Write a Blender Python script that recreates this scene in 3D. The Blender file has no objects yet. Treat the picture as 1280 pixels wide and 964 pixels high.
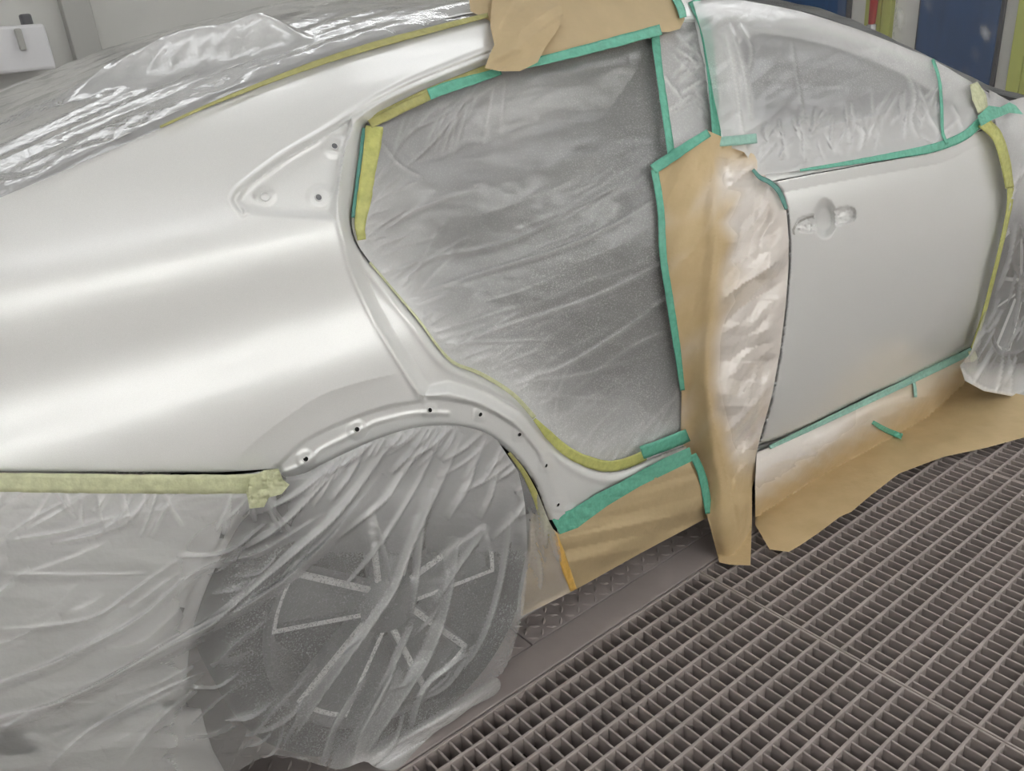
import bpy, bmesh, math, random
import numpy as np
from mathutils import Vector, Matrix
from mathutils.geometry import delaunay_2d_cdt

# =====================================================================
# camera, world, exposure, lights
# =====================================================================
sc = bpy.context.scene
col = sc.collection
DEL = math.radians(3.2)                  # the car stands 3.2 degrees askew in the booth
YAW, PIT, ROL, FPX = 0.641325547 - DEL, 0.423957, -0.0858379, 1036.3
CD, SD = math.cos(DEL), math.sin(DEL)


def B(x, y, z=0.0):
    """booth coordinates -> world (world x runs along the car, origin under its rear wheel)"""
    x -= 0.573
    y -= 1.2
    return np.array([CD * x - SD * y, SD * x + CD * y, z])


CAM = B(0, 0, 1.4)
_F = np.array([math.sin(YAW) * math.cos(PIT), math.cos(YAW) * math.cos(PIT), -math.sin(PIT)])
_R0 = np.array([math.cos(YAW), -math.sin(YAW), 0.0])
_U0 = np.cross(_R0, _F)
_R = math.cos(ROL) * _R0 + math.sin(ROL) * _U0
_U = np.cross(_R, _F)

cam = bpy.data.cameras.new('camera')
cam.sensor_fit = 'HORIZONTAL'
cam.sensor_width = 36.0
cam.lens = 36.0 * FPX / 1280.0
cam.clip_start = 0.05
camo = bpy.data.objects.new('camera', cam)
col.objects.link(camo)
camo.matrix_world = Matrix(((_R[0], _U[0], -_F[0], CAM[0]), (_R[1], _U[1], -_F[1], CAM[1]), (_R[2], _U[2], -_F[2], CAM[2]), (0, 0, 0, 1)))
sc.camera = camo

world = bpy.data.worlds.new('world')
sc.world = world
world.use_nodes = True
world.node_tree.nodes['Background'].inputs[0].default_value = (0.9, 0.95, 1.0, 1)
world.node_tree.nodes['Background'].inputs[1].default_value = 0.05
sc.view_settings.view_transform = 'Standard'
sc.view_settings.look = 'None'
sc.view_settings.gamma = 1.0
sc.view_settings.use_curve_mapping = False
sc.view_settings.exposure = 0.42
LAMP_TOP, LAMP_SIDE = 3.0, 14.0           # emission of the ceiling tubes and of the brighter side tubes

random.seed(5)
RNG = np.random.default_rng(7)

# =====================================================================
# helpers
# =====================================================================


def lin(r, g, b):
    def c(v):
        v /= 255.0
        return v / 12.92 if v <= 0.04045 else ((v + 0.055) / 1.055) ** 2.4
    return (c(r), c(g), c(b), 1.0)


def rays(px, py):
    px = np.asarray(px, float)[..., None]
    py = np.asarray(py, float)[..., None]
    return _F + _R * (px - 640) / FPX - _U * (py - 482) / FPX


def onY(px, py, Y):
    d = rays(px, py)
    t = (np.asarray(Y, float) - CAM[1]) / d[..., 1]
    return CAM + d * t[..., None]


def onZ(px, py, z):
    d = rays(px, py)
    t = (np.asarray(z, float) - CAM[2]) / d[..., 2]
    return CAM + d * t[..., None]


def proj(P):
    d = np.asarray(P, float) - CAM
    return (640 + FPX * float(d @ _R) / float(d @ _F), 482 - FPX * float(d @ _U) / float(d @ _F))


def spline(xs, ys):
    """natural cubic spline, linear outside"""
    xs = np.array(xs, float)
    ys = np.array(ys, float)
    n = len(xs)
    h = np.diff(xs)
    A = np.zeros((n, n))
    r = np.zeros(n)
    A[0, 0] = A[-1, -1] = 1
    for i in range(1, n - 1):
        A[i, i - 1], A[i, i], A[i, i + 1] = h[i - 1], 2 * (h[i - 1] + h[i]), h[i]
        r[i] = 6 * ((ys[i + 1] - ys[i]) / h[i] - (ys[i] - ys[i - 1]) / h[i - 1])
    m = np.linalg.solve(A, r)

    def f(x):
        x = np.asarray(x, float)
        xc = np.clip(x, xs[0], xs[-1])
        i = np.clip(np.searchsorted(xs, xc) - 1, 0, n - 2)
        a, b = xs[i + 1] - xc, xc - xs[i]
        y = (m[i] * a ** 3 + m[i + 1] * b ** 3) / (6 * h[i]) + (ys[i] / h[i] - m[i] * h[i] / 6) * a + (ys[i + 1] / h[i] - m[i + 1] * h[i] / 6) * b
        s0 = (ys[1] - ys[0]) / h[0] - h[0] * m[1] / 6
        s1 = (ys[-1] - ys[-2]) / h[-1] + h[-1] * m[-2] / 6
        return y + np.where(x < xs[0], (x - xs[0]) * s0, 0) + np.where(x > xs[-1], (x - xs[-1]) * s1, 0)
    return f


def sm(x, a=0.0, b=1.0):
    t = np.clip((np.asarray(x, float) - a) / (b - a), 0, 1)
    return t * t * (3 - 2 * t)


def mixf(a, b, t):
    return a + (b - a) * t


_PERM = np.random.default_rng(3).random((256, 256))


def noise(x, y, seed=0):
    x = np.asarray(x, float) + seed * 17.13
    y = np.asarray(y, float) + seed * 9.71
    xi, yi = np.floor(x).astype(int), np.floor(y).astype(int)
    u, v = x - xi, y - yi
    u = u * u * u * (u * (u * 6 - 15) + 10)
    v = v * v * v * (v * (v * 6 - 15) + 10)
    g = lambda a, b: _PERM[a % 256, b % 256]
    return mixf(mixf(g(xi, yi), g(xi + 1, yi), u), mixf(g(xi, yi + 1), g(xi + 1, yi + 1), u), v)


def fbm(x, y, o=3, seed=0):
    s, a, t = 0, 0.5, 0
    for k in range(o):
        s = s + a * noise(x * 2 ** k, y * 2 ** k, seed + k)
        t += a
        a *= 0.5
    return s / t


def ridged(x, y, o=2, seed=0):
    """sharp creases: 0 on the crease, up to 1 between"""
    s, a, t = 0, 1.0, 0
    for k in range(o):
        s = s + a * np.abs(noise(x * 2 ** k, y * 2 ** k, seed + k) * 2 - 1)
        t += a
        a *= 0.5
    return s / t


def facet1(x, y, seed=0):
    """piecewise flat height: straight creases between triangles"""
    x = np.asarray(x, float)
    y = np.asarray(y, float)
    wx = x + .9 * (noise(x * .45, y * .45, seed + 60) - .5) + .3 * y
    wy = y + .9 * (noise(x * .45, y * .45, seed + 61) - .5)
    wx, wy = wx + seed * 7.3, wy + seed * 3.1
    xi, yi = np.floor(wx).astype(int), np.floor(wy).astype(int)
    u, v = wx - xi, wy - yi
    g = lambda a, b: _PERM[(a * 7 + 3 * b) % 256, (b * 5 + a) % 256]
    lo = g(xi, yi) + u * (g(xi + 1, yi) - g(xi, yi)) + v * (g(xi, yi + 1) - g(xi, yi))
    hi = g(xi + 1, yi + 1) + (1 - u) * (g(xi, yi + 1) - g(xi + 1, yi + 1)) + (1 - v) * (g(xi + 1, yi) - g(xi + 1, yi + 1))
    return np.where(u + v < 1, lo, hi)


def facet(x, y, o=2, seed=0):
    s, a, t = 0, 1.0, 0
    for k in range(o):
        s = s + a * facet1(x * 2.1 ** k, y * 2.1 ** k, seed + k)
        t += a
        a *= .4
    return s / t


def pdist(px, py, line, signed=False):
    """distance to a polyline, plus the parameter 0..1 along it"""
    L = np.array(line, float)
    best = np.full(np.shape(px), 1e9)
    par = np.zeros(np.shape(px))
    sg = np.ones(np.shape(px))
    seg = np.hypot(*(L[1:] - L[:-1]).T)
    acc = np.concatenate([[0], np.cumsum(seg)])
    for i in range(len(L) - 1):
        ax, ay = L[i]
        dx, dy = L[i + 1] - L[i]
        t = np.clip(((px - ax) * dx + (py - ay) * dy) / max(dx * dx + dy * dy, 1e-9), 0, 1)
        d = np.hypot(px - ax - t * dx, py - ay - t * dy)
        m = d < best
        best = np.where(m, d, best)
        par = np.where(m, (acc[i] + t * seg[i]) / acc[-1], par)
        if signed:
            sg = np.where(m, np.sign(dx * (py - ay) - dy * (px - ax)), sg)
    return (best * sg if signed else best), par


def inside(px, py, poly):
    P = np.array(poly, float)
    c = np.zeros(np.shape(px), bool)
    j = len(P) - 1
    for i in range(len(P)):
        yi, yj, xi, xj = P[i, 1], P[j, 1], P[i, 0], P[j, 0]
        if yi != yj:
            c ^= ((yi > py) != (yj > py)) & (px < (xj - xi) * (py - yi) / (yj - yi) + xi)
        j = i
    return c


def sdf(px, py, poly):
    """positive inside"""
    d, _ = pdist(px, py, list(poly) + [poly[0]])
    return np.where(inside(px, py, poly), d, -d)


def smooth_line(pts, n=6):
    """Catmull-Rom through pixel points"""
    P = [np.array(p, float) for p in pts]
    P = [2 * P[0] - P[1]] + P + [2 * P[-1] - P[-2]]
    out = []
    for i in range(1, len(P) - 2):
        for k in range(n):
            t = k / n
            a, b, c, d = P[i - 1], P[i], P[i + 1], P[i + 2]
            out.append(0.5 * (2 * b + (c - a) * t + (2 * a - 5 * b + 4 * c - d) * t * t + (3 * b - a - 3 * c + d) * t ** 3))
    out.append(P[-2])
    return [tuple(o) for o in out]


def densify(poly, step):
    out = []
    n = len(poly)
    for i in range(n):
        a, b = np.array(poly[i], float), np.array(poly[(i + 1) % n], float)
        k = max(1, int(np.hypot(*(b - a)) / step))
        for j in range(k):
            out.append(a + (b - a) * j / k)
    return np.array(out)


def setprops(o, label=None, cat=None, group=None, kind=None):
    if label: o['label'] = label
    if cat: o['category'] = cat
    if group: o['group'] = group
    if kind: o['kind'] = kind
    return o


def empty(name, loc=(0, 0, 0), rz=0.0, parent=None):
    o = bpy.data.objects.new(name, None)
    o.empty_display_size = 0.1
    col.objects.link(o)
    o.location = loc
    o.rotation_euler = (0, 0, rz)
    if parent: o.parent = parent
    return o


def mesh_obj(name, verts, faces, mat, parent=None, smooth=True, normals=None, attrs=None, recentre=True, mats=None, fmat=None):
    """one mesh object; verts are world coordinates unless recentre is False"""
    V = np.asarray(verts, float)
    off = np.zeros(3)
    if recentre:
        lo, hi = V.min(0), V.max(0)
        off = np.array([(lo[0] + hi[0]) / 2, (lo[1] + hi[1]) / 2, lo[2]])
    me = bpy.data.meshes.new(name)
    me.from_pydata((V - off).tolist(), [], [tuple(int(i) for i in f) for f in faces])
    if smooth:
        me.polygons.foreach_set('use_smooth', [True] * len(me.polygons))
    for m in (mats or [mat]):
        me.materials.append(m)
    if fmat is not None:
        me.polygons.foreach_set('material_index', fmat)
    if attrs:
        for k, a in attrs.items():
            at = me.attributes.new(k, 'FLOAT', 'POINT')
            at.data.foreach_set('value', np.asarray(a, np.float32))
    me.update()
    if normals is not None:
        me.normals_split_custom_set_from_vertices([tuple(n) for n in normals])
    o = bpy.data.objects.new(name, me)
    col.objects.link(o)
    if parent is not None:
        o.parent = parent
        pw = wloc(parent)
        off = off - pw
    o.location = off if recentre else (0, 0, 0)
    return o


def wloc(o):
    p = np.zeros(3)
    while o is not None:
        p += np.array(o.location)
        o = o.parent
    return p


def solidify(o, t, offset=-1.0):
    m = o.modifiers.new('thickness', 'SOLIDIFY')
    m.thickness = t
    m.offset = offset
    return o


# ---- body side surface: how deep (y) the skin lies at x, z -----------------
_q = spline((.0, .10, .28, .45, .60, .72, .80, .86, .90, .94, .98, 1.03, 1.09, 1.16, 1.25, 1.33, 1.42, 1.50),
            (.08, .05, .02, .004, -.004, -.006, -.006, .000, .010, .026, .037, .042, .050, .080, .134, .204, .315, .45))
_d = spline((.0, .10, .28, .40, .55, .70, .85, .93, .99, 1.06, 1.12, 1.20, 1.28, 1.36, 1.42, 1.50),
            (.12, .09, .045, .022, .006, 0, -.001, .003, .022, .058, .09, .135, .18, .245, .32, .45))
_zr = spline((-1.0, -.6, -.43, -.08, .35, .7, 1.0, 1.45, 1.88, 2.13, 2.5, 3.4),
             (.98, 1.17, 1.222, 1.315, 1.388, 1.41, 1.40, 1.34, 1.18, 1.08, .99, .80))


def S(x, z):
    t = sm(x, 0.15, 0.95)
    y = _q(z) * (1 - t) + _d(z) * t
    y = y + 0.03 * np.clip((x - 1.0) / 1.4, 0, None) ** 2 * (x < 3.5)
    y = y + 0.55 * np.clip(-0.42 - x, 0, None) ** 2
    return y


def place(px, py, d=0.0, zmin=None, surf=S):
    """where the ray of a pixel meets the body side, d metres behind (+) or before (-) it"""
    dr = rays(px, py)
    Y = np.zeros(np.shape(px)) + 0.05
    for _ in range(30):
        t = (Y - CAM[1]) / dr[..., 1]
        P = CAM + dr * t[..., None]
        Y = 0.4 * Y + 0.6 * (surf(P[..., 0], P[..., 2]) + d)
    t = (Y - CAM[1]) / dr[..., 1]
    P = CAM + dr * t[..., None]
    if zmin is not None:
        low = P[..., 2] < zmin
        tz = (zmin - CAM[2]) / dr[..., 2]
        P = np.where(low[..., None], CAM + dr * tz[..., None], P)
    return P


def patch(name, outline, pos, step, mat, parent=None, attr=None, extra=None, thick=None, holes=()):
    """a sheet cut to a pixel outline; pos(px, py) -> world points, attr(px, py) -> dict of point attributes"""
    O = densify(outline, step)
    lo, hi = O.min(0), O.max(0)
    gx = np.arange(lo[0], hi[0], step)
    gy = np.arange(lo[1], hi[1], step * 0.87)
    X, Y = np.meshgrid(gx, gy)
    X = X + (np.arange(len(gy)) % 2)[:, None] * step * 0.5
    X, Y = X.ravel(), Y.ravel()
    s = sdf(X, Y, [tuple(p) for p in O[::max(1, len(O) // 400)]]) if len(O) > 400 else sdf(X, Y, [tuple(p) for p in O])
    k = s > step * 0.55
    pts = np.concatenate([O, np.c_[X[k], Y[k]]])
    n = len(O)
    edges = [(i, (i + 1) % n) for i in range(n)]
    r = delaunay_2d_cdt([Vector(p) for p in pts.tolist()], edges, [list(range(n))], 1, 1e-6)
    P2 = np.array([tuple(v) for v in r[0]])
    faces = r[2]
    px, py = P2[:, 0], P2[:, 1]
    P = pos(px, py)
    h = 0.4
    tx = pos(px + h, py) - pos(px - h, py)
    ty = pos(px, py + h) - pos(px, py - h)
    N = np.cross(tx, ty)
    N /= np.linalg.norm(N, axis=1)[:, None] + 1e-12
    view = P - CAM
    flip = (N * view).sum(1) > 0
    N[flip] *= -1
    # face winding towards the camera
    F = np.array(faces)
    a, b, c = P[F[:, 0]], P[F[:, 1]], P[F[:, 2]]
    fl = (np.cross(b - a, c - a) * (a - CAM)).sum(1) > 0
    F[fl] = F[fl][:, ::-1]
    o = mesh_obj(name, P, F, mat, parent, normals=N, attrs=attr(px, py) if attr else None)
    if thick:
        solidify(o, thick)
    return o


def ribbon(name, line, w, pos, mat, parent=None, step=2.5, thick=0.0006, attr=None, sm_n=5):
    """a strip of tape along a pixel line; w is the width in pixels (number or (start, ..., end))"""
    L = np.array(smooth_line(line, sm_n))
    seg = np.hypot(*(L[1:] - L[:-1]).T)
    acc = np.concatenate([[0], np.cumsum(seg)])
    n = max(3, int(acc[-1] / step))
    t = np.linspace(0, acc[-1], n)
    C = np.c_[np.interp(t, acc, L[:, 0]), np.interp(t, acc, L[:, 1])]
    T = np.gradient(C, axis=0)
    T /= np.linalg.norm(T, axis=1)[:, None]
    Nn = np.c_[-T[:, 1], T[:, 0]]
    ws = np.interp(t / acc[-1], np.linspace(0, 1, len(w)), w) if hasattr(w, '__len__') else np.full(n, w)
    ws = ws * (1 + 0.10 * (noise(t / 9.0, t * 0 + 3.3, int(line[0][0]) % 50) - 0.5))
    m = 5
    k = np.linspace(-0.5, 0.5, m)
    G = C[:, None, :] + Nn[:, None, :] * (ws[:, None] * k[None, :])[..., None]
    px, py = G[..., 0].ravel(), G[..., 1].ravel()
    P = pos(px, py)
    F = []
    for i in range(n - 1):
        for j in range(m - 1):
            q = (i * m + j, i * m + j + 1, (i + 1) * m + j + 1, (i + 1) * m + j)
            F.append(q)
    a, b, c = P[F[0][0]], P[F[0][1]], P[F[0][2]]
    if np.dot(np.cross(b - a, c - a), a - CAM) > 0:
        F = [f[::-1] for f in F]
    o = mesh_obj(name, P, F, mat, parent, attrs=attr(px, py) if attr else None)
    solidify(o, thick, 1.0)
    return o


def grid_obj(name, G, mat, parent=None, attrs=None, smooth=True):
    """a mesh from an (n, m, 3) array of points"""
    n, m = G.shape[:2]
    idx = np.arange(n * m).reshape(n, m)
    F = np.stack([idx[:-1, :-1], idx[1:, :-1], idx[1:, 1:], idx[:-1, 1:]], -1).reshape(-1, 4)
    return mesh_obj(name, G.reshape(-1, 3), F, mat, parent, smooth=smooth, attrs=attrs)


def boxes(lst):
    """vertices and faces of axis-aligned boxes (x0,x1,y0,y1,z0,z1)"""
    V, F = [], []
    for x0, x1, y0, y1, z0, z1 in lst:
        k = len(V)
        V += [(x0, y0, z0), (x1, y0, z0), (x1, y1, z0), (x0, y1, z0), (x0, y0, z1), (x1, y0, z1), (x1, y1, z1), (x0, y1, z1)]
        F += [tuple(k + i for i in f) for f in ((0, 3, 2, 1), (4, 5, 6, 7), (0, 1, 5, 4), (1, 2, 6, 5), (2, 3, 7, 6), (3, 0, 4, 7))]
    return V, F


def bevel(o, w, seg=2):
    m = o.modifiers.new('bevel', 'BEVEL')
    m.width = w
    m.segments = seg
    m.limit_method = 'ANGLE'
    return o


def booth_box(name, x0, x1, y0, y1, z0, z1, mat, parent=None, bev=0.0):
    V, F = boxes([(x0, x1, y0, y1, z0, z1)])
    o = mesh_obj(name, [B(*v) for v in V], F, mat, parent, smooth=False)
    if bev: bevel(o, bev)
    return o


def lathe(profile, n=64, a0=0.0):
    """profile of (radius, y) turned about the y axis"""
    V, F = [], []
    m = len(profile)
    for i in range(n):
        a = a0 + 2 * math.pi * i / n
        for r, y in profile:
            V.append((r * math.cos(a), y, r * math.sin(a)))
    for i in range(n):
        for j in range(m - 1):
            F.append((i * m + j, ((i + 1) % n) * m + j, ((i + 1) % n) * m + j + 1, i * m + j + 1))
    return V, F


# =====================================================================
# materials
# =====================================================================


class NT:
    def __init__(s, name):
        s.m = bpy.data.materials.new(name)
        s.m.use_nodes = True
        s.t = s.m.node_tree
        s.t.nodes.clear()
        s.out = s.n('ShaderNodeOutputMaterial')

    def n(s, typ, **kw):
        nd = s.t.nodes.new(typ)
        for k, v in kw.items():
            setattr(nd, k, v)
        return nd

    def l(s, a, b):
        s.t.links.new(a, b)

    def coord(s, scale=(1, 1, 1), kind='Object', rot=(0, 0, 0)):
        tc = s.n('ShaderNodeTexCoord')
        mp = s.n('ShaderNodeMapping')
        mp.inputs['Scale'].default_value = scale
        mp.inputs['Rotation'].default_value = rot
        s.l(tc.outputs[kind], mp.inputs[0])
        return mp.outputs[0]

    def tex(s, vec, scale, detail=3, rough=.55, typ='ShaderNodeTexNoise'):
        t = s.n(typ)
        t.inputs['Scale'].default_value = scale
        if typ == 'ShaderNodeTexNoise':
            t.inputs['Detail'].default_value = detail
            t.inputs['Roughness'].default_value = rough
        s.l(vec, t.inputs['Vector'])
        return t

    def ramp(s, fac, stops):
        r = s.n('ShaderNodeValToRGB')
        e = r.color_ramp.elements
        while len(e) < len(stops): e.new(0.5)
        for k, (p, c) in enumerate(stops):
            e[k].position = p
            e[k].color = c if hasattr(c, '__len__') else (c, c, c, 1)
        s.l(fac, r.inputs[0])
        return r.outputs[0]

    def math(s, op, a, b=None, clamp=False):
        m = s.n('ShaderNodeMath', operation=op)
        m.use_clamp = clamp
        for i, v in enumerate((a, b)):
            if v is None: continue
            if isinstance(v, (int, float)): m.inputs[i].default_value = v
            else: s.l(v, m.inputs[i])
        return m.outputs[0]

    def bump(s, h, strength=.3, dist=.01):
        b = s.n('ShaderNodeBump')
        b.inputs['Strength'].default_value = strength
        b.inputs['Distance'].default_value = dist
        s.l(h, b.inputs['Height'])
        return b.outputs[0]


def principled(name, colr, rough=.5, metal=0.0, coat=0.0, noise_amt=0.0, nscale=30, bump=0.0, bscale=60, spec=.5, transl=0.0, coat_rough=.03, stretch=(1, 1, 1)):
    N = NT(name)
    p = N.n('ShaderNodeBsdfPrincipled')
    p.inputs['Base Color'].default_value = colr
    p.inputs['Roughness'].default_value = rough
    p.inputs['Metallic'].default_value = metal
    p.inputs['Coat Weight'].default_value = coat
    p.inputs['Coat Roughness'].default_value = coat_rough
    p.inputs['Specular IOR Level'].default_value = spec
    if noise_amt or bump:
        v = N.coord(stretch)
    if noise_amt:
        t = N.tex(v, nscale, 4)
        a = tuple(max(0, c * (1 - noise_amt)) for c in colr[:3]) + (1,)
        b = tuple(min(1, c * (1 + noise_amt)) for c in colr[:3]) + (1,)
        N.l(N.ramp(t.outputs[0], [(.3, a), (.7, b)]), p.inputs['Base Color'])
    if bump:
        t2 = N.tex(v, bscale, 3)
        N.l(N.bump(t2.outputs[0], bump, .01), p.inputs['Normal'])
    sh = p.outputs[0]
    if transl:
        tr = N.n('ShaderNodeBsdfTranslucent')
        tr.inputs[0].default_value = colr
        mx = N.n('ShaderNodeMixShader')
        mx.inputs[0].default_value = transl
        N.l(sh, mx.inputs[1])
        N.l(tr.outputs[0], mx.inputs[2])
        sh = mx.outputs[0]
    N.l(sh, N.out.inputs[0])
    return N.m


def film_material(name, base=.3, speck=.15, tint=(.98, .98, .98, 1), rough=.14, sscale=260, bump=.10, kthick=1.0, gloss=.55, bscale=24):
    """thin clear-milky sheet: clear film, whiter where the sheet is doubled ('thick' attribute) or dusted with dry overspray"""
    N = NT(name)
    v = N.coord((1, 1, 1))
    at = N.n('ShaderNodeAttribute', attribute_name='thick')
    dust = N.n('ShaderNodeAttribute', attribute_name='dust')
    n1 = N.tex(v, sscale, 3, .7)
    sp = N.ramp(n1.outputs[0], [(.50, 0.0), (.72, 1.0)])
    n2 = N.tex(v, 9, 3)
    cl = N.ramp(n2.outputs[0], [(.3, 0.5), (.7, 1.0)])
    a = N.math('MULTIPLY', N.math('MULTIPLY', sp, cl), dust.outputs['Fac'])
    a = N.math('MULTIPLY', a, speck)
    b = N.math('MULTIPLY', at.outputs['Fac'], kthick)
    a = N.math('ADD', N.math('ADD', a, b), base)
    a = N.math('MINIMUM', N.math('MAXIMUM', a, 0.02), 0.96)
    nb = N.tex(v, bscale, 4, .6)
    bp = N.bump(nb.outputs[0], bump, .02)
    df = N.n('ShaderNodeBsdfDiffuse')
    df.inputs[0].default_value = tint
    N.l(bp, df.inputs['Normal'])
    tl = N.n('ShaderNodeBsdfTranslucent')
    tl.inputs[0].default_value = tint
    m1 = N.n('ShaderNodeMixShader')
    m1.inputs[0].default_value = .16
    N.l(df.outputs[0], m1.inputs[1])
    N.l(tl.outputs[0], m1.inputs[2])
    tp = N.n('ShaderNodeBsdfTransparent')
    tp.inputs[0].default_value = (.985, .985, .985, 1)
    m2 = N.n('ShaderNodeMixShader')
    N.l(a, m2.inputs[0])
    N.l(tp.outputs[0], m2.inputs[1])
    N.l(m1.outputs[0], m2.inputs[2])
    gl = N.n('ShaderNodeBsdfGlossy')
    gl.inputs['Roughness'].default_value = rough
    gl.inputs['Color'].default_value = (1, 1, 1, 1)
    N.l(bp, gl.inputs['Normal'])
    fr = N.n('ShaderNodeFresnel')
    fr.inputs[0].default_value = 1.5
    N.l(bp, fr.inputs['Normal'])
    m3 = N.n('ShaderNodeMixShader')
    N.l(N.math('MULTIPLY', fr.outputs[0], gloss * 2.0, True), m3.inputs[0])
    N.l(m2.outputs[0], m3.inputs[1])
    N.l(gl.outputs[0], m3.inputs[2])
    N.l(m3.outputs[0], N.out.inputs[0])
    return N.m


def tape_material(name, colr, alpha=.9, rough=.35):
    N = NT(name)
    v = N.coord((1, 1, 1))
    t = N.tex(v, 70, 3)
    p = N.n('ShaderNodeBsdfPrincipled')
    a = tuple(c * .85 for c in colr[:3]) + (1,)
    b = tuple(min(1, c * 1.12) for c in colr[:3]) + (1,)
    N.l(N.ramp(t.outputs[0], [(.3, a), (.7, b)]), p.inputs['Base Color'])
    p.inputs['Roughness'].default_value = rough
    p.inputs['Alpha'].default_value = alpha
    t2 = N.tex(v, 45, 3)
    N.l(N.bump(t2.outputs[0], .35, .01), p.inputs['Normal'])
    N.l(p.outputs[0], N.out.inputs[0])
    return N.m


def paper_sheen_material():
    """kraft paper, pale and glossy where its sheen is painted in ('spray' attribute)"""
    N = NT('sheen_kraft_paper')
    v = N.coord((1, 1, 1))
    at = N.n('ShaderNodeAttribute', attribute_name='sheen')
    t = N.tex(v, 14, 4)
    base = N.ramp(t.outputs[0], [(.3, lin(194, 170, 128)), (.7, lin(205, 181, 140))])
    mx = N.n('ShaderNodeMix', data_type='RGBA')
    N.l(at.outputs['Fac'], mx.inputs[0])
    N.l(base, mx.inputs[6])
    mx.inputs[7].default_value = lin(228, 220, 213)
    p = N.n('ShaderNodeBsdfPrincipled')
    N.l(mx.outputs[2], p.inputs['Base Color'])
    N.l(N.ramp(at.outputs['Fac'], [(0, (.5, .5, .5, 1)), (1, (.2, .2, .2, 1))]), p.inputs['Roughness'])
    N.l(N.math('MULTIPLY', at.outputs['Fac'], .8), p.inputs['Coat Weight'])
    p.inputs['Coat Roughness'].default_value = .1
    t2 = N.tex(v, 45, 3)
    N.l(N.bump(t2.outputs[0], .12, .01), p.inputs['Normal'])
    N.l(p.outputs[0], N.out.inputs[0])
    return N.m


def paint_material():
    N = NT('pearl_white_paint')
    p = N.n('ShaderNodeBsdfPrincipled')
    v = N.coord((1, 1, 1))
    t = N.tex(v, 900, 2)
    N.l(N.ramp(t.outputs[0], [(.3, (.74, .74, .73, 1)), (.7, (.80, .80, .79, 1))]), p.inputs['Base Color'])
    p.inputs['Roughness'].default_value = .30
    p.inputs['Metallic'].default_value = .20
    p.inputs['Coat Weight'].default_value = .6
    p.inputs['Coat Roughness'].default_value = .11
    N.l(p.outputs[0], N.out.inputs[0])
    return N.m


M = dict(
    paint=paint_material(),
    paint_dull=principled('dull_white_plastic', lin(226, 226, 222), .45),
    black=principled('hole_black', (.004, .004, .004, 1), .9),
    shadow_grey=principled('dark_liner', lin(40, 40, 42), .85),
    cabin=principled('cabin_grey', lin(60, 60, 64), .85, noise_amt=.2, nscale=6),
    seat=principled('seat_grey', lin(95, 95, 98), .8),
    seat_light=principled('light_grey_cover', lin(200, 200, 200), .7),
    tyre=principled('tyre_rubber', lin(42, 42, 44), .75),
    rim=principled('dark_rim', lin(112, 113, 116), .4, .2),
    silver=principled('machined_edge', lin(240, 240, 240), .3, .2),
    glass=principled('dark_glass', lin(120, 120, 124), .12),
    film=film_material('clear_film', .20, .26),
    film_open=film_material('stretched_film', .27, .34, sscale=330),
    film_wheel=film_material('wheel_film', .22, .24, sscale=300, gloss=.7, rough=.2, bump=.35, bscale=16),
    film_white=film_material('milky_film', .42, .12, bump=.1),
    film_roof=film_material('roof_film', .30, .05, bump=.12, gloss=.9, rough=.12),
    film_wall=film_material('wall_film', .08, .0, bump=.1, gloss=.12, rough=.3),
    paper=principled('kraft_paper', lin(201, 179, 140), .5, noise_amt=.06, nscale=14, bump=.08, bscale=70, transl=.15),
    paper_shiny=principled('coated_kraft_paper', lin(199, 174, 136), .28, noise_amt=.05, nscale=12, bump=.12, bscale=40, coat=.6, coat_rough=.12),
    paper_sheen=paper_sheen_material(),
    green=tape_material('green_tape', lin(112, 190, 165), .88, .26),
    green_pale=tape_material('pale_green_tape', lin(165, 210, 195), .8),
    yellow=tape_material('yellow_tape', lin(206, 207, 126), .82, .22),
    olive=tape_material('olive_tape', lin(178, 174, 110), .9),
    amber=tape_material('amber_tape', lin(216, 174, 92), .95),
    lime=tape_material('pale_lime_tape', lin(214, 217, 178), .85, .22),
    teal=tape_material('teal_tape', lin(88, 146, 136), .95),
    steel=principled('grey_painted_steel', lin(164, 154, 151), .55, noise_amt=.10, nscale=5, bump=.04, bscale=120),
    grate=principled('grey_grating', lin(160, 150, 146), .6, noise_amt=.12, nscale=7, bump=.05, bscale=150),
    pit=principled('pit_floor', lin(84, 76, 72), .95, noise_amt=.15, nscale=3),
    wall=principled('booth_wall_white', lin(226, 225, 221), .45, noise_amt=.02, nscale=2),
    wall_panel=principled('booth_wall_pale_grey', lin(210, 209, 204), .45, noise_amt=.02, nscale=2),
    wall_grey=principled('booth_post_grey', lin(176, 175, 170), .5),
    blue=principled('blue_panel', lin(40, 74, 118), .35, noise_amt=.12, nscale=3, stretch=(8, 8, 1)),
    dark_frame=principled('dark_frame', lin(70, 70, 76), .5),
    limewall=principled('lime_panel', lin(188, 194, 104), .5),
    red=principled('red_handle', lin(176, 44, 36), .4),
    chrome=principled('chrome_fitting', lin(190, 190, 192), .25, .9),
    board=principled('white_board', lin(236, 235, 238), .5),
)


def lamp_material(name, power):
    N = NT(name)
    e = N.n('ShaderNodeEmission')
    e.inputs[0].default_value = (.975, .99, 1.0, 1)
    e.inputs[1].default_value = power
    N.l(e.outputs[0], N.out.inputs[0])
    return N.m


M['lamp_top'] = lamp_material('ceiling_tube', LAMP_TOP)
M['lamp_side'] = lamp_material('side_tube', LAMP_SIDE)

# =====================================================================
# the booth
# =====================================================================


def struct(o):
    o['kind'] = 'structure'
    return o


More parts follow.
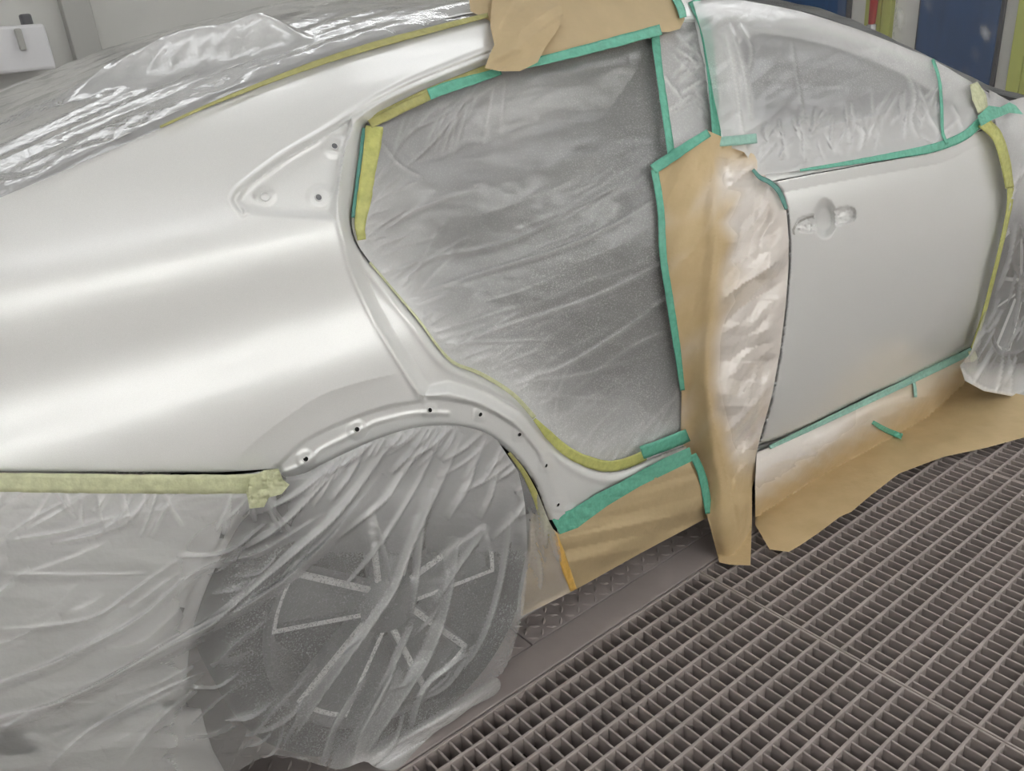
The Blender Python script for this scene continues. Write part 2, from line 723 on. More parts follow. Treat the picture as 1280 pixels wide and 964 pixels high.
X0, X1, Y0, Y1, ZC = -3.2, 5.5, -2.4, 4.3, 2.8
struct(booth_box('floor', X0, X1, Y0, Y1, -.32, -.27, M['pit']))
struct(booth_box('wall_far', X0, X1, Y1, Y1 + .1, -.32, ZC, M['wall_panel']))
struct(booth_box('wall_near', X0, X1, Y0 - .1, Y0, -.32, ZC, M['wall']))
struct(booth_box('wall_rear', X0 - .1, X0, Y0, Y1, -.32, ZC, M['wall']))
struct(booth_box('wall_front', X1, X1 + .1, Y0, Y1, -.32, ZC, M['wall']))
struct(booth_box('ceiling', X0, X1, Y0, Y1, ZC, ZC + .1, M['wall']))
# solid floor strips round the grated pit
for nm, a in (('floor_strip', (X0, X1, 1.80, Y1, -.06, -.003)), ('floor_strip', (X0, X1, Y0, -.84, -.06, -.003)),
              ('floor_strip', (4.455, X1, -.84, 1.80, -.06, -.003)), ('floor_strip', (X0, -1.575, -.84, 1.80, -.06, -.003))):
    struct(booth_box(nm, *a, M['steel']))
struct(booth_box('floor_beam', -1.57, 4.45, 1.1735, 1.2605, -.16, 0.0, M['steel'], bev=.002))


def tread_plate(xa, xb):
    o = booth_box('tread_plate', xa, xb, 1.2635, 1.795, -.03, -.001, M['steel'], bev=.0015)
    struct(o)
    # raised lozenges, laid herringbone
    V, F = [], []
    p = .030
    for i in range(int((xb - xa) / p)):
        for j in range(int(.53 / p)):
            cx, cy = xa + p * (i + .5), 1.2635 + p * (j + .5)
            if cy > 1.52: continue
            a = math.radians(45 if (i + j) % 2 else -45)
            ca, sa = math.cos(a), math.sin(a)
            k = len(V)
            for u, v, z in ((-.0145, 0, 0), (0, -.0048, 0), (.0145, 0, 0), (0, .0048, 0), (-.007, 0, .0030), (.007, 0, .0030)):
                V.append(B(cx + ca * u - sa * v, cy + sa * u + ca * v, -.001 + z))
            F += [(k, k + 1, k + 4), (k + 1, k + 5, k + 4), (k + 1, k + 2, k + 5), (k + 2, k + 3, k + 5), (k + 3, k + 4, k + 5), (k + 3, k, k + 4)]
    s = mesh_obj('tread_pattern', V, F, M['steel'], o, smooth=False)
    s['kind'] = 'stuff'


tread_plate(-1.57, .934)
tread_plate(.938, 4.45)

# ---- grating panels: edge frame, long bars, cross bars ------------------------
PIT_Y, PIT_X = .0513, 1 / 33.0


def bar_mesh(name, sx, sy, sz, flange=0.0):
    """bar centred in x and y, its top at z = 0, edges eased"""
    V, F = boxes([(-sx / 2, sx / 2, -sy / 2, sy / 2, -sz, 0)])
    me = bpy.data.meshes.new(name)
    me.from_pydata(V, [], F)
    bm = bmesh.new()
    bm.from_mesh(me)
    e = [x for x in bm.edges if x.verts[0].co.z > -1e-6 and x.verts[1].co.z > -1e-6]
    bmesh.ops.bevel(bm, geom=e, offset=.0012, segments=1, affect='EDGES')
    bm.to_mesh(me)
    bm.free()
    me.materials.append(M['grate'])
    return me


ME_LONG = bar_mesh('long_bar', .992, .0072, .045)
ME_CROSSW = bar_mesh('cross_bar', .0050, .97, .044)
ME_END = bar_mesh('end_bar', .0060, .975, .034)
NL = 19


def grate_panel(bx, by, label, group):
    r = empty('floor_grate', B(bx + .5, by - .4875, 0), DEL)
    setprops(r, label, 'grate', group)

    def part(name, me, x, y, z=0.0):
        o = bpy.data.objects.new(name, me)
        col.objects.link(o)
        o.parent = r
        o.location = (x, y, z)
    for k in range(NL + 1):
        part('long_bar', ME_LONG, 0, .4875 - .004 - k * PIT_Y)
    for s in (-1, 1):
        part('end_bar', ME_END, s * .496, 0)
    for k in range(1, 33):
        part('cross_bar', ME_CROSSW, -.5 + k * PIT_X, 0, -.0035)
    return r


GX = [-1.5604, -.5604, .4396, 1.4396, 2.4396, 3.4396]
GL = ['grey steel grating panel lying behind the tail of the car',
      'grey steel grating panel beside the rear bumper and the rear half of the wrapped wheel',
      'grey steel grating panel between the rear wheel and the hanging kraft paper flap',
      'grey steel grating panel partly covered by kraft paper below the front door',
      'grey steel grating panel under the film at the front wheel',
      'grey steel grating panel ahead of the front wheel']
for bx, lb in zip(GX, GL):
    grate_panel(bx, 1.170, lb, 'grating panels along the beam')
for bx, lb in zip(GX, GL):
    grate_panel(bx, .176, 'grey steel grating panel in the outer row, not touching the beam', 'grating panels in the outer row')

# ---- ceiling lamps ------------------------------------------------------------


def lamp_fixture(bx, by, bz, L, W, tilt, label, group, glow='lamp_side'):
    r = empty('booth_lamp', B(bx, by, bz), DEL)
    setprops(r, label, 'lamp', group)
    r.rotation_euler = (tilt, 0, DEL)
    V, F = boxes([(-L / 2, L / 2, -W / 2, W / 2, .0, .05)])
    mesh_obj('housing', V, F, M['wall'], r, smooth=False, recentre=False)
    for s in (-.25, .25):
        V, F = boxes([(-L / 2 + .03, L / 2 - .03, s * W - W * .17, s * W + W * .17, -.012, -.002)])
        mesh_obj('tube', V, F, M[glow], r, smooth=False, recentre=False)


for i, bx in enumerate((-2.2, -.8, .6, 2.0, 3.4, 4.7)):
    for by, rowname in ((-.55, 'above the aisle beside the car'), (1.3, 'above the near side of the car'), (3.1, 'above the far aisle')):
        lamp_fixture(bx, by, ZC - .06, 1.25, .34, 0, 'white twin tube lamp on the booth ceiling ' + rowname, 'booth lamps ' + rowname, 'lamp_top')
    lamp_fixture(bx, Y0 + .38, 2.50, 1.25, .44, math.radians(-42), 'white twin tube lamp slanted between near wall and ceiling', 'slanted booth lamps')
    lamp_fixture(bx, Y0 + .06, 1.55, 1.25, .40, math.radians(-90), 'added twin tube fill lamp upright on the near booth wall', 'added fill lamps on the near wall')  # unseen row, added to brighten the lower body side

# ---- left background: post, board -----------------------------------------------


def on_far(px, py, by):
    """pixel -> booth x, z on the plane booth y = by"""
    d = rays(px, py)
    # booth y axis in world is (-SD.. ) : rotate back
    wx, wy = d[0], d[1]
    bxd, byd = CD * wx + SD * wy, -SD * wx + CD * wy
    t = by / byd
    return bxd * t, 1.4 + d[2] * t


def on_front(px, py, bx):
    d = rays(px, py)
    wx, wy = d[0], d[1]
    bxd, byd = CD * wx + SD * wy, -SD * wx + CD * wy
    t = bx / bxd
    return byd * t, 1.4 + d[2] * t


xa, _ = on_far(86, 40, Y1 - .06)
xb, _ = on_far(122, 40, Y1 - .06)
struct(booth_box('wall_post', xa, xb, Y1 - .07, Y1, -.27, ZC, M['wall_grey'], bev=.006))
xa2, z1_ = on_far(-40, 42, Y1 - .3)
xb2, z0_ = on_far(70, 86, Y1 - .3)
_, ztop = on_far(58, 29, Y1 - .3)
r = empty('control_box', B((xa2 + xb2) / 2, Y1 - .17, z0_))
setprops(r, 'white flat box with a dark latch mounted on the far booth wall', 'box')
V, F = boxes([(xa2, xb2, Y1 - .32, Y1 - .02, z0_, ztop)])
bevel(mesh_obj('box_body', [B(*v) for v in V], F, M['board'], r, smooth=False), .012)
lx, lz = on_far(36, 24, Y1 - .3)
V, F = boxes([(lx - .02, lx + .02, Y1 - .27, Y1 - .22, ztop - .005, ztop + .04)])
bevel(mesh_obj('latch', [B(*v) for v in V], F, M['dark_frame'], r, smooth=False), .008)
hx, hz = on_far(24, 46, Y1 - .325)
V, F = boxes([(hx - .012, hx + .012, Y1 - .345, Y1 - .32, hz - .05, hz + .03)])
bevel(mesh_obj('handle', [B(*v) for v in V], F, M['wall_grey'], r, smooth=False), .006)

# ---- right background: blue doors, lime posts with a valve -------------------------
FX = X1


def front_rect(px0, px1, ybot=100):
    a, _ = on_front(px0, 40, FX)
    b, _ = on_front(px1, 40, FX)
    return min(a, b), max(a, b)


def front_box(name, px0, px1, z0, z1, dx0, dx1, mat, parent=None, bev=.004):
    ya, yb = front_rect(px0, px1)
    V, F = boxes([(FX - dx1, FX - dx0, ya, yb, z0, z1)])
    o = mesh_obj(name, [B(*v) for v in V], F, mat, parent, smooth=False)
    if bev: bevel(o, bev)
    return o


def blue_door(n, p0, p1, label):
    ya, yb = front_rect(p0, p1)
    r = empty('door_%d' % n, B(FX - .02, (ya + yb) / 2, -.0))
    r['kind'] = 'structure'
    r['label'] = label
    front_box('door_frame', p0, p1, .02, 2.2, 0, .03, M['dark_frame'], r)
    front_box('door_panel', p0 + 3.0, p1 - 4.0, .06, 2.16, .03, .045, M['blue'], r)


blue_door(1, 1148, 1254, 'tall blue door panel in a dark frame on the front wall')
blue_door(2, 975, 1063, 'tall blue door panel in a dark frame seen above the car roof')


def lime_post(p0, p1, label, valve=False):
    ya, yb = front_rect(p0, p1)
    r = empty('lime_post', B(FX - .02, (ya + yb) / 2, 0))
    setprops(r, label, 'post')
    pm = (p0 * .38 + p1 * .62)
    front_box('post_board', p0, pm - .4, .0, 2.3, .001, .05, M['limewall'], r)
    front_box('post_board', pm + .4, p1, .0, 2.3, .001, .05, M['limewall'], r)
    return r


lime_post(1084, 1116, 'lime yellow wall post between the two blue doors')
lime_post(1272, 1300, 'lime yellow wall post ahead of the wrapped front fender')
# air valve on the first post
vy, vz = on_front(1090, 26, FX - .1)
r = empty('air_valve', B(FX - .1, vy, vz - .1))
setprops(r, 'red lever air valve with a metal fitting on the lime post', 'valve')


def cyl(name, p0, p1, rad, mat, parent, n=20):
    p0, p1 = np.array(p0, float), np.array(p1, float)
    a = p1 - p0
    L = np.linalg.norm(a)
    a /= L
    u = np.cross(a, (0, 0, 1.0) if abs(a[2]) < .9 else (1.0, 0, 0))
    u /= np.linalg.norm(u)
    w = np.cross(a, u)
    V, F = [], []
    rr = rad if hasattr(rad, '__len__') else (rad, rad)
    for k, (p, q) in enumerate(((p0, rr[0]), (p1, rr[1]))):
        for i in range(n):
            t = 2 * math.pi * i / n
            V.append(p + q * (math.cos(t) * u + math.sin(t) * w))
    F = [(i, (i + 1) % n, n + (i + 1) % n, n + i) for i in range(n)] + [tuple(range(n))[::-1], tuple(range(n, 2 * n))]
    o = mesh_obj(name, V, F, mat, parent, smooth=False)
    return o


bevel(cyl('lever', B(FX - .1, vy, vz - .02), B(FX - .11, vy - .01, vz + .22), (.022, .028), M['red'], r), .006)
bevel(cyl('fitting', B(FX - .1, vy, vz - .09), B(FX - .1, vy, vz - .02), .034, M['chrome'], r, 6), .003)
bevel(cyl('pipe', B(FX - .1, vy, vz - .5), B(FX - .1, vy, vz - .09), .018, M['chrome'], r), .002)
cyl('bracket', B(FX - .1, vy, vz - .3), B(FX - .0515, vy, vz - .3), .012, M['chrome'], r)

# =====================================================================
# the car
# =====================================================================
car = empty('car', (0, 0, 0))
setprops(car, 'pearl white car body without its rear door, masked for repainting', 'car')

# pixel lines measured on the photograph
OPEN_EDGE = smooth_line([(457, 157), (450, 202), (444, 244), (440, 272), (441, 289), (448, 307), (462, 327), (480, 347), (497, 369), (524, 401), (548, 434),
                         (568, 453), (595, 465), (622, 478), (649, 498), (672, 525), (689, 548), (712, 570), (739, 585), (763, 590), (786, 585), (803, 578), (830, 567), (858, 556)], 4)
OPEN_TOP = [(830, 40), (812, 44), (740, 60), (660, 78), (612, 89), (570, 103), (536, 116), (500, 132)]
ARCH_EDGE = smooth_line([(686, 650), (680, 634), (671, 610), (655, 585), (634, 563), (609, 545), (584, 537), (559, 534), (527, 536), (496, 543), (465, 554), (434, 568), (402, 583), (381, 594), (358, 598), (346, 586)], 4)
Q_TOP = smooth_line([(-190, 330), (-80, 280), (0, 246), (60, 221), (130, 190), (200, 160), (260, 133), (330, 105), (400, 79), (470, 57), (540, 38), (612, 20), (690, 4), (780, -8), (870, -10)], 4)
JAMB = smooth_line([(660, 40), (612, 66), (560, 86), (510, 107), (470, 130), (445, 150), (434, 171), (427, 203), (424, 228), (421, 248), (423, 275), (428, 297), (436, 329), (446, 356), (467, 400), (496, 448), (516, 480), (530, 500)], 4)
TRI = smooth_line([(421, 277), (373, 274), (327, 270), (303, 264), (292, 252), (297, 241), (308, 231), (352, 198), (402, 169), (440, 147)], 4) + [(440, 160), (430, 190), (424, 228)]
ARCH_A = smooth_line([(340, 588), (360, 567), (384, 547), (434, 524), (481, 508), (524, 500)], 4)
ARCH_B = smooth_line([(524, 486), (534, 491), (560, 494), (590, 500), (620, 512), (650, 532), (672, 558), (688, 588)], 4)
ARCH_C = smooth_line([(350, 592), (372, 584), (392, 571), (404, 561), (434, 546), (460, 533), (471, 528), (506, 519), (535, 516), (560, 517)], 4)
FLARE = smooth_line([(283, 589), (310, 560), (340, 535), (370, 513), (402, 494), (435, 482), (465, 474), (502, 466)], 4)
JAMB_REGION = JAMB + [(560, 492), (600, 505), (640, 528), (676, 570), (700, 640), (900, 700), (900, 20), (700, 20)]
ARCH_REGION = ARCH_A + [(524, 494), (560, 497), (590, 503), (620, 515), (650, 535), (672, 562), (690, 600), (705, 660), (600, 800), (300, 800)]


GROOVE = smooth_line([(303, 264), (293, 252), (297, 241), (308, 231), (352, 198), (402, 169), (462, 132), (510, 107), (560, 86), (612, 66)], 4)


def dq(px, py):
    """fine shape of the quarter panel: recess, jamb step, arch steps"""
    d = np.zeros(np.shape(px))
    s = sdf(px, py, TRI)
    low = sm(py, 225, 262)                                   # the lower flank of the recess is a broad slope
    d += .022 * sm(s, -1, 4 + 9 * low)
    for cx, cy, r in ((418, 183, 13), (400, 247, 14), (331, 246, 10)):
        d -= .0035 * sm(r + 6 - np.hypot(px - cx, (py - cy) * 1.1), 0, 9) * sm(s, -2, 3)
    gv, _ = pdist(px, py, GROOVE)
    d += .006 * np.exp(-(gv / 2.4) ** 2) - .0025 * np.exp(-((gv - 5) / 3.0) ** 2)
    sj = sdf(px, py, JAMB_REGION)
    lo, _ = pdist(px, py, JAMB)
    fade = sm(py, 620, 520)
    d += .028 * sm(sj, 0, 17) * mixf(.25, 1, fade)
    d -= .0035 * np.exp(-((lo - 1) / 3.5) ** 2) * sm(sj, 4, 0) * fade
    # bead along the opening edge
    do, _ = pdist(px, py, OPEN_EDGE)
    d += .007 * np.exp(-(do / 3.0) ** 2) - .004 * np.exp(-((do - 11) / 5) ** 2)
    # flare crease, trim step and its bead
    sa = sdf(px, py, ARCH_REGION)
    d += .007 * sm(sa, -1, 5) * sm(py + .35 * (px - 640), 620, 560)
    dc, _ = pdist(px, py, ARCH_C)
    d -= .003 * np.exp(-(dc / 3.2) ** 2)
    db, _ = pdist(px, py, ARCH_B)
    d -= .003 * np.exp(-(db / 4.5) ** 2) * sm(py, 590, 530)
    for k, (cx, cy) in enumerate(HOLES):
        if k >= 2:
            d -= .0022 * sm(11 - ((px - cx) ** 4 + (py - cy) ** 4) ** .25, 0, 6)
        else:
            d -= .004 * sm(15 - np.hypot(px - cx, py - cy), 0, 8)
    # below the flare crease the skin turns in a little
    fl, fp = pdist(px, py, FLARE)
    below = inside(px, py, FLARE + [(560, 480), (560, 700), (250, 700)])
    d += np.where(below, .005 * (1 - np.exp(-fl / 14)), 0) * sm(px, 280, 330) * sm(px, 520, 470)
    # rolled lip of the wheel arch
    da, _ = pdist(px, py, ARCH_EDGE)
    d += .006 * np.exp(-(da / 4.0) ** 2)
    # rolled edge at the bumper gap
    d += .004 * np.exp(-((py - 591) / 2.0) ** 2) * (px < 350)
    return d


HOLES = [(382, 574), (446, 537), (537, 513), (600, 518), (649, 543), (682, 582), (697, 631)]
Q_OUT = Q_TOP + [(876, 28)] + OPEN_TOP + OPEN_EDGE + [(858, 562), (830, 573), (802, 588), (775, 603), (745, 618), (720, 636), (705, 650)] + ARCH_EDGE + [(270, 591), (180, 592), (80, 591), (0, 590), (-190, 590)]
quarter = patch('quarter_panel', Q_OUT, lambda x, y: place(x, y, dq(x, y)), 2.2, M['paint'], car, thick=.0015)


def disc_at(name, px, py, r, mat, parent, d=0.0, depth=.004, ring=None, tilt=None, fn=None):
    """a round hole with a raised lip: cup of its own, facing out of the skin"""
    pos = fn or (lambda x, y: place(x, y, dq(x, y)))
    P = pos(np.array([px]), np.array([py]))[0]
    a = pos(np.array([px + 2.0]), np.array([py]))[0] - P
    b = pos(np.array([px]), np.array([py + 2.0]))[0] - P
    n = np.cross(a, b)
    n /= np.linalg.norm(n)
    if np.dot(n, P - CAM) > 0: n = -n
    u = np.cross(n, (0, 0, 1.0))
    u /= np.linalg.norm(u)
    w = np.cross(n, u)
    V, F = [], []
    k = 20
    prof = [(1.25, -.0005), (1.2, .0010), (1.0, .0012), (.9, .0004), (.86, -.0002), (0.0, -.0004)]
    for i in range(k):
        t = 2 * math.pi * i / k
        for q, h in prof:
            V.append(P + r * q * (math.cos(t) * u + math.sin(t) * w) + n * (h + .0012))
    m = len(prof)
    fm = []
    for i in range(k):
        for j in range(m - 1):
            F.append((i * m + j, i * m + j + 1, ((i + 1) % k) * m + j + 1, ((i + 1) % k) * m + j))
            fm.append(1 if j >= 3 else 0)
    return mesh_obj(name, V, F, None, parent, mats=[M['paint'], mat], fmat=fm)


for hx_, hy_ in HOLES:
    disc_at('bolt_hole', hx_, hy_, .0046, M['black'], quarter)
disc_at('bolt_hole', 418, 183, .0054, M['rim'], quarter)
disc_at('bolt_hole', 398, 247, .0054, M['rim'], quarter)
disc_at('clip_ring', 331, 246, .0065, M['paint'], quarter)

# ---- rear bumper -----------------------------------------------------------------
B_ARCH = smooth_line([(348, 600), (324, 630), (300, 655), (280, 690), (262, 725), (247, 765), (238, 800), (233, 850), (232, 884)], 4)
B_FLANGE = smooth_line([(330, 600), (290, 655), (262, 690), (240, 732), (222, 776), (209, 830), (204, 884)], 4)
B_LOW = [(-190, 962), (0, 926), (60, 914), (130, 899), (204, 882), (252, 887)]
B_OUT = [(-190, 594), (0, 594), (180, 596), (270, 595), (344, 590)] + B_ARCH + [(251, 886), (256, 908), (266, 938), (285, 972), (300, 1040), (-190, 1090)]


def dbump(px, py):
    d = np.zeros(np.shape(px))
    reg = inside(px, py, B_FLANGE + [(240, 888), (400, 888), (400, 590)])
    f, _ = pdist(px, py, B_FLANGE)
    d += np.where(reg, .016 * sm(f, 0, 6), 0)
    lw = inside(px, py, B_LOW + [(400, 887), (400, 1200), (-190, 1200)])
    q, _ = pdist(px, py, B_LOW)
    d += np.where(lw, -.009 * sm(q, 0, 4), .012 * np.exp(-q / 7.0))
    d += .004 * np.exp(-((py - 595) / 2.5) ** 2)
    return d


bpos = lambda x, y: place(x, y, dbump(x, y) + .001)
bumper = patch('rear_bumper', B_OUT, bpos, 5.0, M['paint'], car, thick=.003)
for cx, cy in ((278, 668), (226, 765), (210, 862)):
    patch('clip_slot', [(cx - 4, cy + 5), (cx - 1, cy - 6), (cx + 5, cy - 5), (cx + 1, cy + 6)], lambda x, y: place(x, y, dbump(x, y) - .001), 3, M['black'], bumper)
disc_at('sensor_plug', 185, 682, .0095, M['paint'], bumper, fn=bpos)
patch('lower_vent', [(-190, 935), (0, 915), (22, 916), (34, 932), (56, 941), (0, 945), (-190, 990)], lambda x, y: place(x, y, np.minimum(dbump(x, y), 0) - .002), 5, M['tyre'], bumper)

# ---- wheel housings ----------------------------------------------------------------


def arch_liner(cx, parent, dy=0.0, rr=0.0):
    V, F = [], []
    n = 40
    prof = [(.415, .025), (.405, .06), (.40, .34), (.05, .36)]
    for i in range(n + 1):
        a = math.radians(-14 + 208 * i / n)
        for r, y in prof:
            V.append((cx + (r - rr) * math.cos(a), y + dy, max(.10, .343 + (r - rr) * math.sin(a))))
    m = len(prof)
    for i in range(n):
        for j in range(m - 1):
            F.append((i * m + j, (i + 1) * m + j, (i + 1) * m + j + 1, i * m + j + 1))
    o = mesh_obj('wheel_arch_liner', V, F, M['shadow_grey'], parent)
    return o


arch_liner(0.0, car)
arch_liner(2.62, car, .07, .02)


def wheel(cx, spin, parent, dy=0.0):
    """tyre, barrel, hub and five broad spokes with machined edges"""
    R = .343
    ctr = np.array([cx, dy, R])
    r = empty('wheel', (cx, .12, 0), parent=parent)

    def wo(name, V, F, mat, mats=None, fmat=None, smooth=True):
        return mesh_obj(name, np.array(V) + ctr, F, mat, r, mats=mats, fmat=fmat, smooth=smooth)
    V, F = lathe([(.262, .028), (.268, .018), (.290, .008), (.315, .010), (.331, .024), (.340, .042), (.343, .07), (.343, .19), (.338, .222), (.320, .24), (.27, .235)], 96)
    wo('tyre', V, F, M['tyre'])
    V, F = lathe([(.262, .028), (.262, .016), (.254, .014), (.248, .022), (.246, .05), (.225, .07), (.215, .20)], 80)
    wo('rim', V, F, M['rim'])
    V, F = lathe([(.215, .20), (.12, .19), (.11, .13), (.0, .12)], 48)
    wo('brake_disc', V, F, M['shadow_grey'])
    V, F = lathe([(.075, .06), (.062, .036), (.03, .030), (.028, .026), (.0, .024)], 40)
    wo('hub', V, F, M['rim'])
    for k in range(5):
        c = math.radians(spin + 72 * k)
        a0, a1 = c - math.radians(15.5), c + math.radians(15.5)
        am = (a0 + a1) / 2
        inner, outer = .050, .249
        # outline: hub end, edge to the rim, arc, edge back
        pts = []
        for t in np.linspace(0, 1, 9):
            p = (1 - t) * np.array([inner * math.cos(am - .66), inner * math.sin(am - .66)]) + t * np.array([outer * math.cos(a0), outer * math.sin(a0)])
            pts.append(p)
        for t in np.linspace(0, 1, 9)[1:-1]:
            a = a0 + (a1 - a0) * t
            pts.append(np.array([outer * math.cos(a), outer * math.sin(a)]))
        for t in np.linspace(1, 0, 9):
            p = (1 - t) * np.array([inner * math.cos(am + .66), inner * math.sin(am + .66)]) + t * np.array([outer * math.cos(a1), outer * math.sin(a1)])
            pts.append(p)
        pts = np.array(pts)
        cen = pts.mean(0)
        n = len(pts)
        V, F, fm = [], [], []
        rings = [(1.0, 0.0, .075), (1.0, 0.0, .034), (0, .003, .030), (0, .0125, .030), (0, .0165, .040)]

        def inset(P, d):
            out = []
            for i in range(n):
                e0, e1 = P[i] - P[i - 1], P[(i + 1) % n] - P[i]
                n0 = np.array([-e0[1], e0[0]]) / (np.linalg.norm(e0) + 1e-9)
                n1 = np.array([-e1[1], e1[0]]) / (np.linalg.norm(e1) + 1e-9)
                m = n0 + n1
                m /= np.linalg.norm(m) + 1e-9
                out.append(P[i] + m * d / max(.5, np.dot(m, n0)))
            return np.array(out)
        for _, ins, y in rings:
            Q = inset(pts, ins) if ins else pts
            if ins > 0:
                rad = np.hypot(Q[:, 0], Q[:, 1])
            for q in Q:
                rr = math.hypot(*q)
                V.append((q[0], y + .012 * (1 - rr / .25), q[1]))
        for j in range(len(rings) - 1):
            for i in range(n):
                F.append((j * n + i, j * n + (i + 1) % n, (j + 1) * n + (i + 1) % n, (j + 1) * n + i))
                fm.append(1 if j in (1, 2) else 0)
        F.append(tuple(range((len(rings) - 1) * n, len(rings) * n)))
        fm.append(0)
        wo('spoke', V, F, None, mats=[M['rim'], M['silver']], fmat=fm, smooth=False)
    return r


wheel(0.0, 6, car)
wheel(2.64, 30, car, .05)

# ---- front door -----------------------------------------------------------------------
D_AFT = smooth_line([(966, 228), (976, 240), (983, 262), (986, 300), (986, 330), (982, 385), (975, 440), (966, 490), (957, 525), (948, 556)], 4)
D_BOT = smooth_line([(948, 558), (990, 541), (1040, 517), (1080, 497), (1120, 479), (1170, 455), (1214, 433)], 4)
D_FRT = smooth_line([(1214, 433), (1228, 395), (1243, 340), (1255, 290), (1262, 250), (1261, 225), (1254, 195), (1244, 168)], 4)
D_TOP = smooth_line([(1240, 162), (1222, 165), (1200, 176), (1170, 190), (1120, 199), (1060, 210), (1000, 221), (966, 228)], 4)


def ddoor(px, py):
    d = np.zeros(np.shape(px))
    # dark undercut below the belt: the skin leans in above the crease
    ty, _ = pdist(px, py, D_TOP)
    d -= .009 * np.clip(1 - ty / 15.0, 0, 1)
    da, _ = pdist(px, py, D_AFT)
    d += .006 * np.exp(-(da / 2.5) ** 2) + .010 * np.exp(-da / 9) * sm(py, 470, 560)
    db, _ = pdist(px, py, D_BOT)
    d += .005 * np.exp(-(db / 2.5) ** 2)
    # grip cup and the two handle sockets
    e = np.hypot((px - 1031) / 15.0, (py - 273.5) / 25.5)
    cup = sm(1.06 - e, 0, .55)
    ax = math.radians(-14)
    ux = (px - 1032) * math.cos(ax) + (py - 275) * math.sin(ax)
    uy = -(px - 1032) * math.sin(ax) + (py - 275) * math.cos(ax)
    sk = sm(1.0 - np.maximum(np.hypot(np.maximum(np.abs(ux) - 28, 0), uy) / 11.5, 0), 0, .28)
    d += np.maximum(.022 * cup, .007 * sk)
    d += .004 * sk * (np.abs(ux) > 14) * ridged(px / 7.0, py / 6.0, 2, 4) * 1.6
    return d


dpos = lambda x, y: place(x, y, ddoor(x, y))
door = patch('front_door', D_AFT + D_BOT[1:] + D_FRT[1:] + D_TOP[:-1], dpos, 2.6, M['paint'], car, thick=.002)
door['label'] = 'white front door with its handle removed'
patch('handle_gasket', [(990, 287), (995, 278), (1008, 271), (1017, 269), (1017, 272), (1008, 274), (997, 280), (993, 288), (994, 294), (991, 293)], lambda x, y: place(x, y, ddoor(x, y) - .0006), 2, M['wall_grey'], door)
patch('belt_moulding', [(946, 217), (1000, 208), (1060, 198), (1120, 188), (1168, 180), (1171, 189), (1120, 198), (1060, 209), (1000, 220), (964, 227)], lambda x, y: place(x, y, -.004), 3, M['paint'], door, thick=.004)
# jamb face seen at the rear edge of the door
jr = np.array(D_AFT)
ja, jb = place(jr[:, 0], jr[:, 1], .004), place(jr[:, 0], jr[:, 1], .004) + np.array([-.004, .05, 0])
grid_obj('door_edge', np.stack([ja, jb], 1), M['paint'], door)

# ---- window frame, glass, pillars and roof -------------------------------------------------
G_OUT = smooth_line([(912, 40), (950, 30), (1000, 38), (1050, 53), (1100, 72), (1150, 97), (1190, 118), (1216, 140)], 4) + [(1214, 150), (1190, 168), (1165, 178), (1100, 188), (1020, 200), (948, 212), (935, 150)]
patch('window_glass', G_OUT, lambda x, y: place(x, y, .022), 6, M['glass'], car, thick=.004)
FR_OUT = smooth_line([(866, 6), (905, 2), (950, 8), (1000, 17), (1050, 32), (1100, 50), (1150, 70), (1200, 98), (1243, 126)], 4) + [(1248, 150), (1216, 168)] + smooth_line([(1216, 150), (1190, 126), (1150, 105), (1100, 80), (1050, 61), (1000, 47), (950, 41), (925, 52)], 4) + [(938, 100), (948, 150), (958, 205), (900, 205), (893, 150), (880, 70)]
patch('window_frame', FR_OUT, lambda x, y: place(x, y, .004), 5, M['paint'], car, thick=.01)
# centre pillar behind the paper and film
P_OUT = [(822, 36), (874, 20), (884, 70), (898, 150), (905, 205), (945, 210), (962, 228), (985, 300), (975, 440), (946, 558), (862, 600), (856, 545), (852, 480), (838, 330), (836, 190)]
patch('centre_pillar', P_OUT, lambda x, y: place(x, y, .05), 8, M['paint'], car, thick=.03)
# front fender and sill below the doors
FEN = [(1262, 165), (1264, 215), (1268, 250), (1262, 292)]
FEN += [proj((2.62 + .40 * math.cos(math.radians(a)), .06, .343 + .40 * math.sin(math.radians(a)))) for a in range(150, 15, -10)]
FEN += [(1376, 320), (1398, 240), (1411, 162), (1373, 139), (1300, 116), (1262, 135)]
patch('front_fender', FEN, lambda x, y: place(x, y, .004), 8, M['paint'], car, thick=.003)
SILL = [(690, 655), (745, 622), (802, 592), (857, 564), (900, 575), (948, 562), (1040, 521), (1120, 483), (1216, 437), (1226, 452), (1120, 500), (1040, 545), (948, 595), (870, 600), (800, 640), (705, 690)]
patch('sill_panel', SILL, lambda x, y: place(x, y, .03), 7, M['paint'], car, thick=.02)


def roof_grid(xs, crown, inset, lift=0.0, ny=28, far=True):
    """points of the roof, rear glass, windscreen and bonnet between the two sides"""
    G = []
    for x in xs:
        z0 = float(_zr(x)) + lift
        y0 = float(S(np.array(x), np.array(z0 - lift))) + inset
        y1 = 1.78 - y0
        row = []
        for t in np.linspace(0, 1, ny):
            e = 1 - abs(2 * t - 1) ** 2.4
            row.append((x, y0 + (y1 - y0) * t, z0 + crown(x) * e))
        G.append(row)
    return np.array(G)


CROWN = lambda x: .02 + .042 * float(sm(x, .9, .3))
grid_obj('roof', roof_grid(np.linspace(-.61, 3.3, 70), CROWN, .004), M['paint'], car)
# far side of the body
G = []
for u in np.linspace(0, 1, 50):
    row = []
    for v in np.linspace(0, 1, 16):
        x = mixf(-.61 - .30 * v, 3.3, u)
        zt = float(_zr(mixf(-.61, 3.3, u)))
        z = mixf(zt, .22, v)
        row.append((x, 1.78 - float(S(np.array(x), np.array(z))), z))
    G.append(row)
grid_obj('far_side', np.array(G), M['paint'], car)
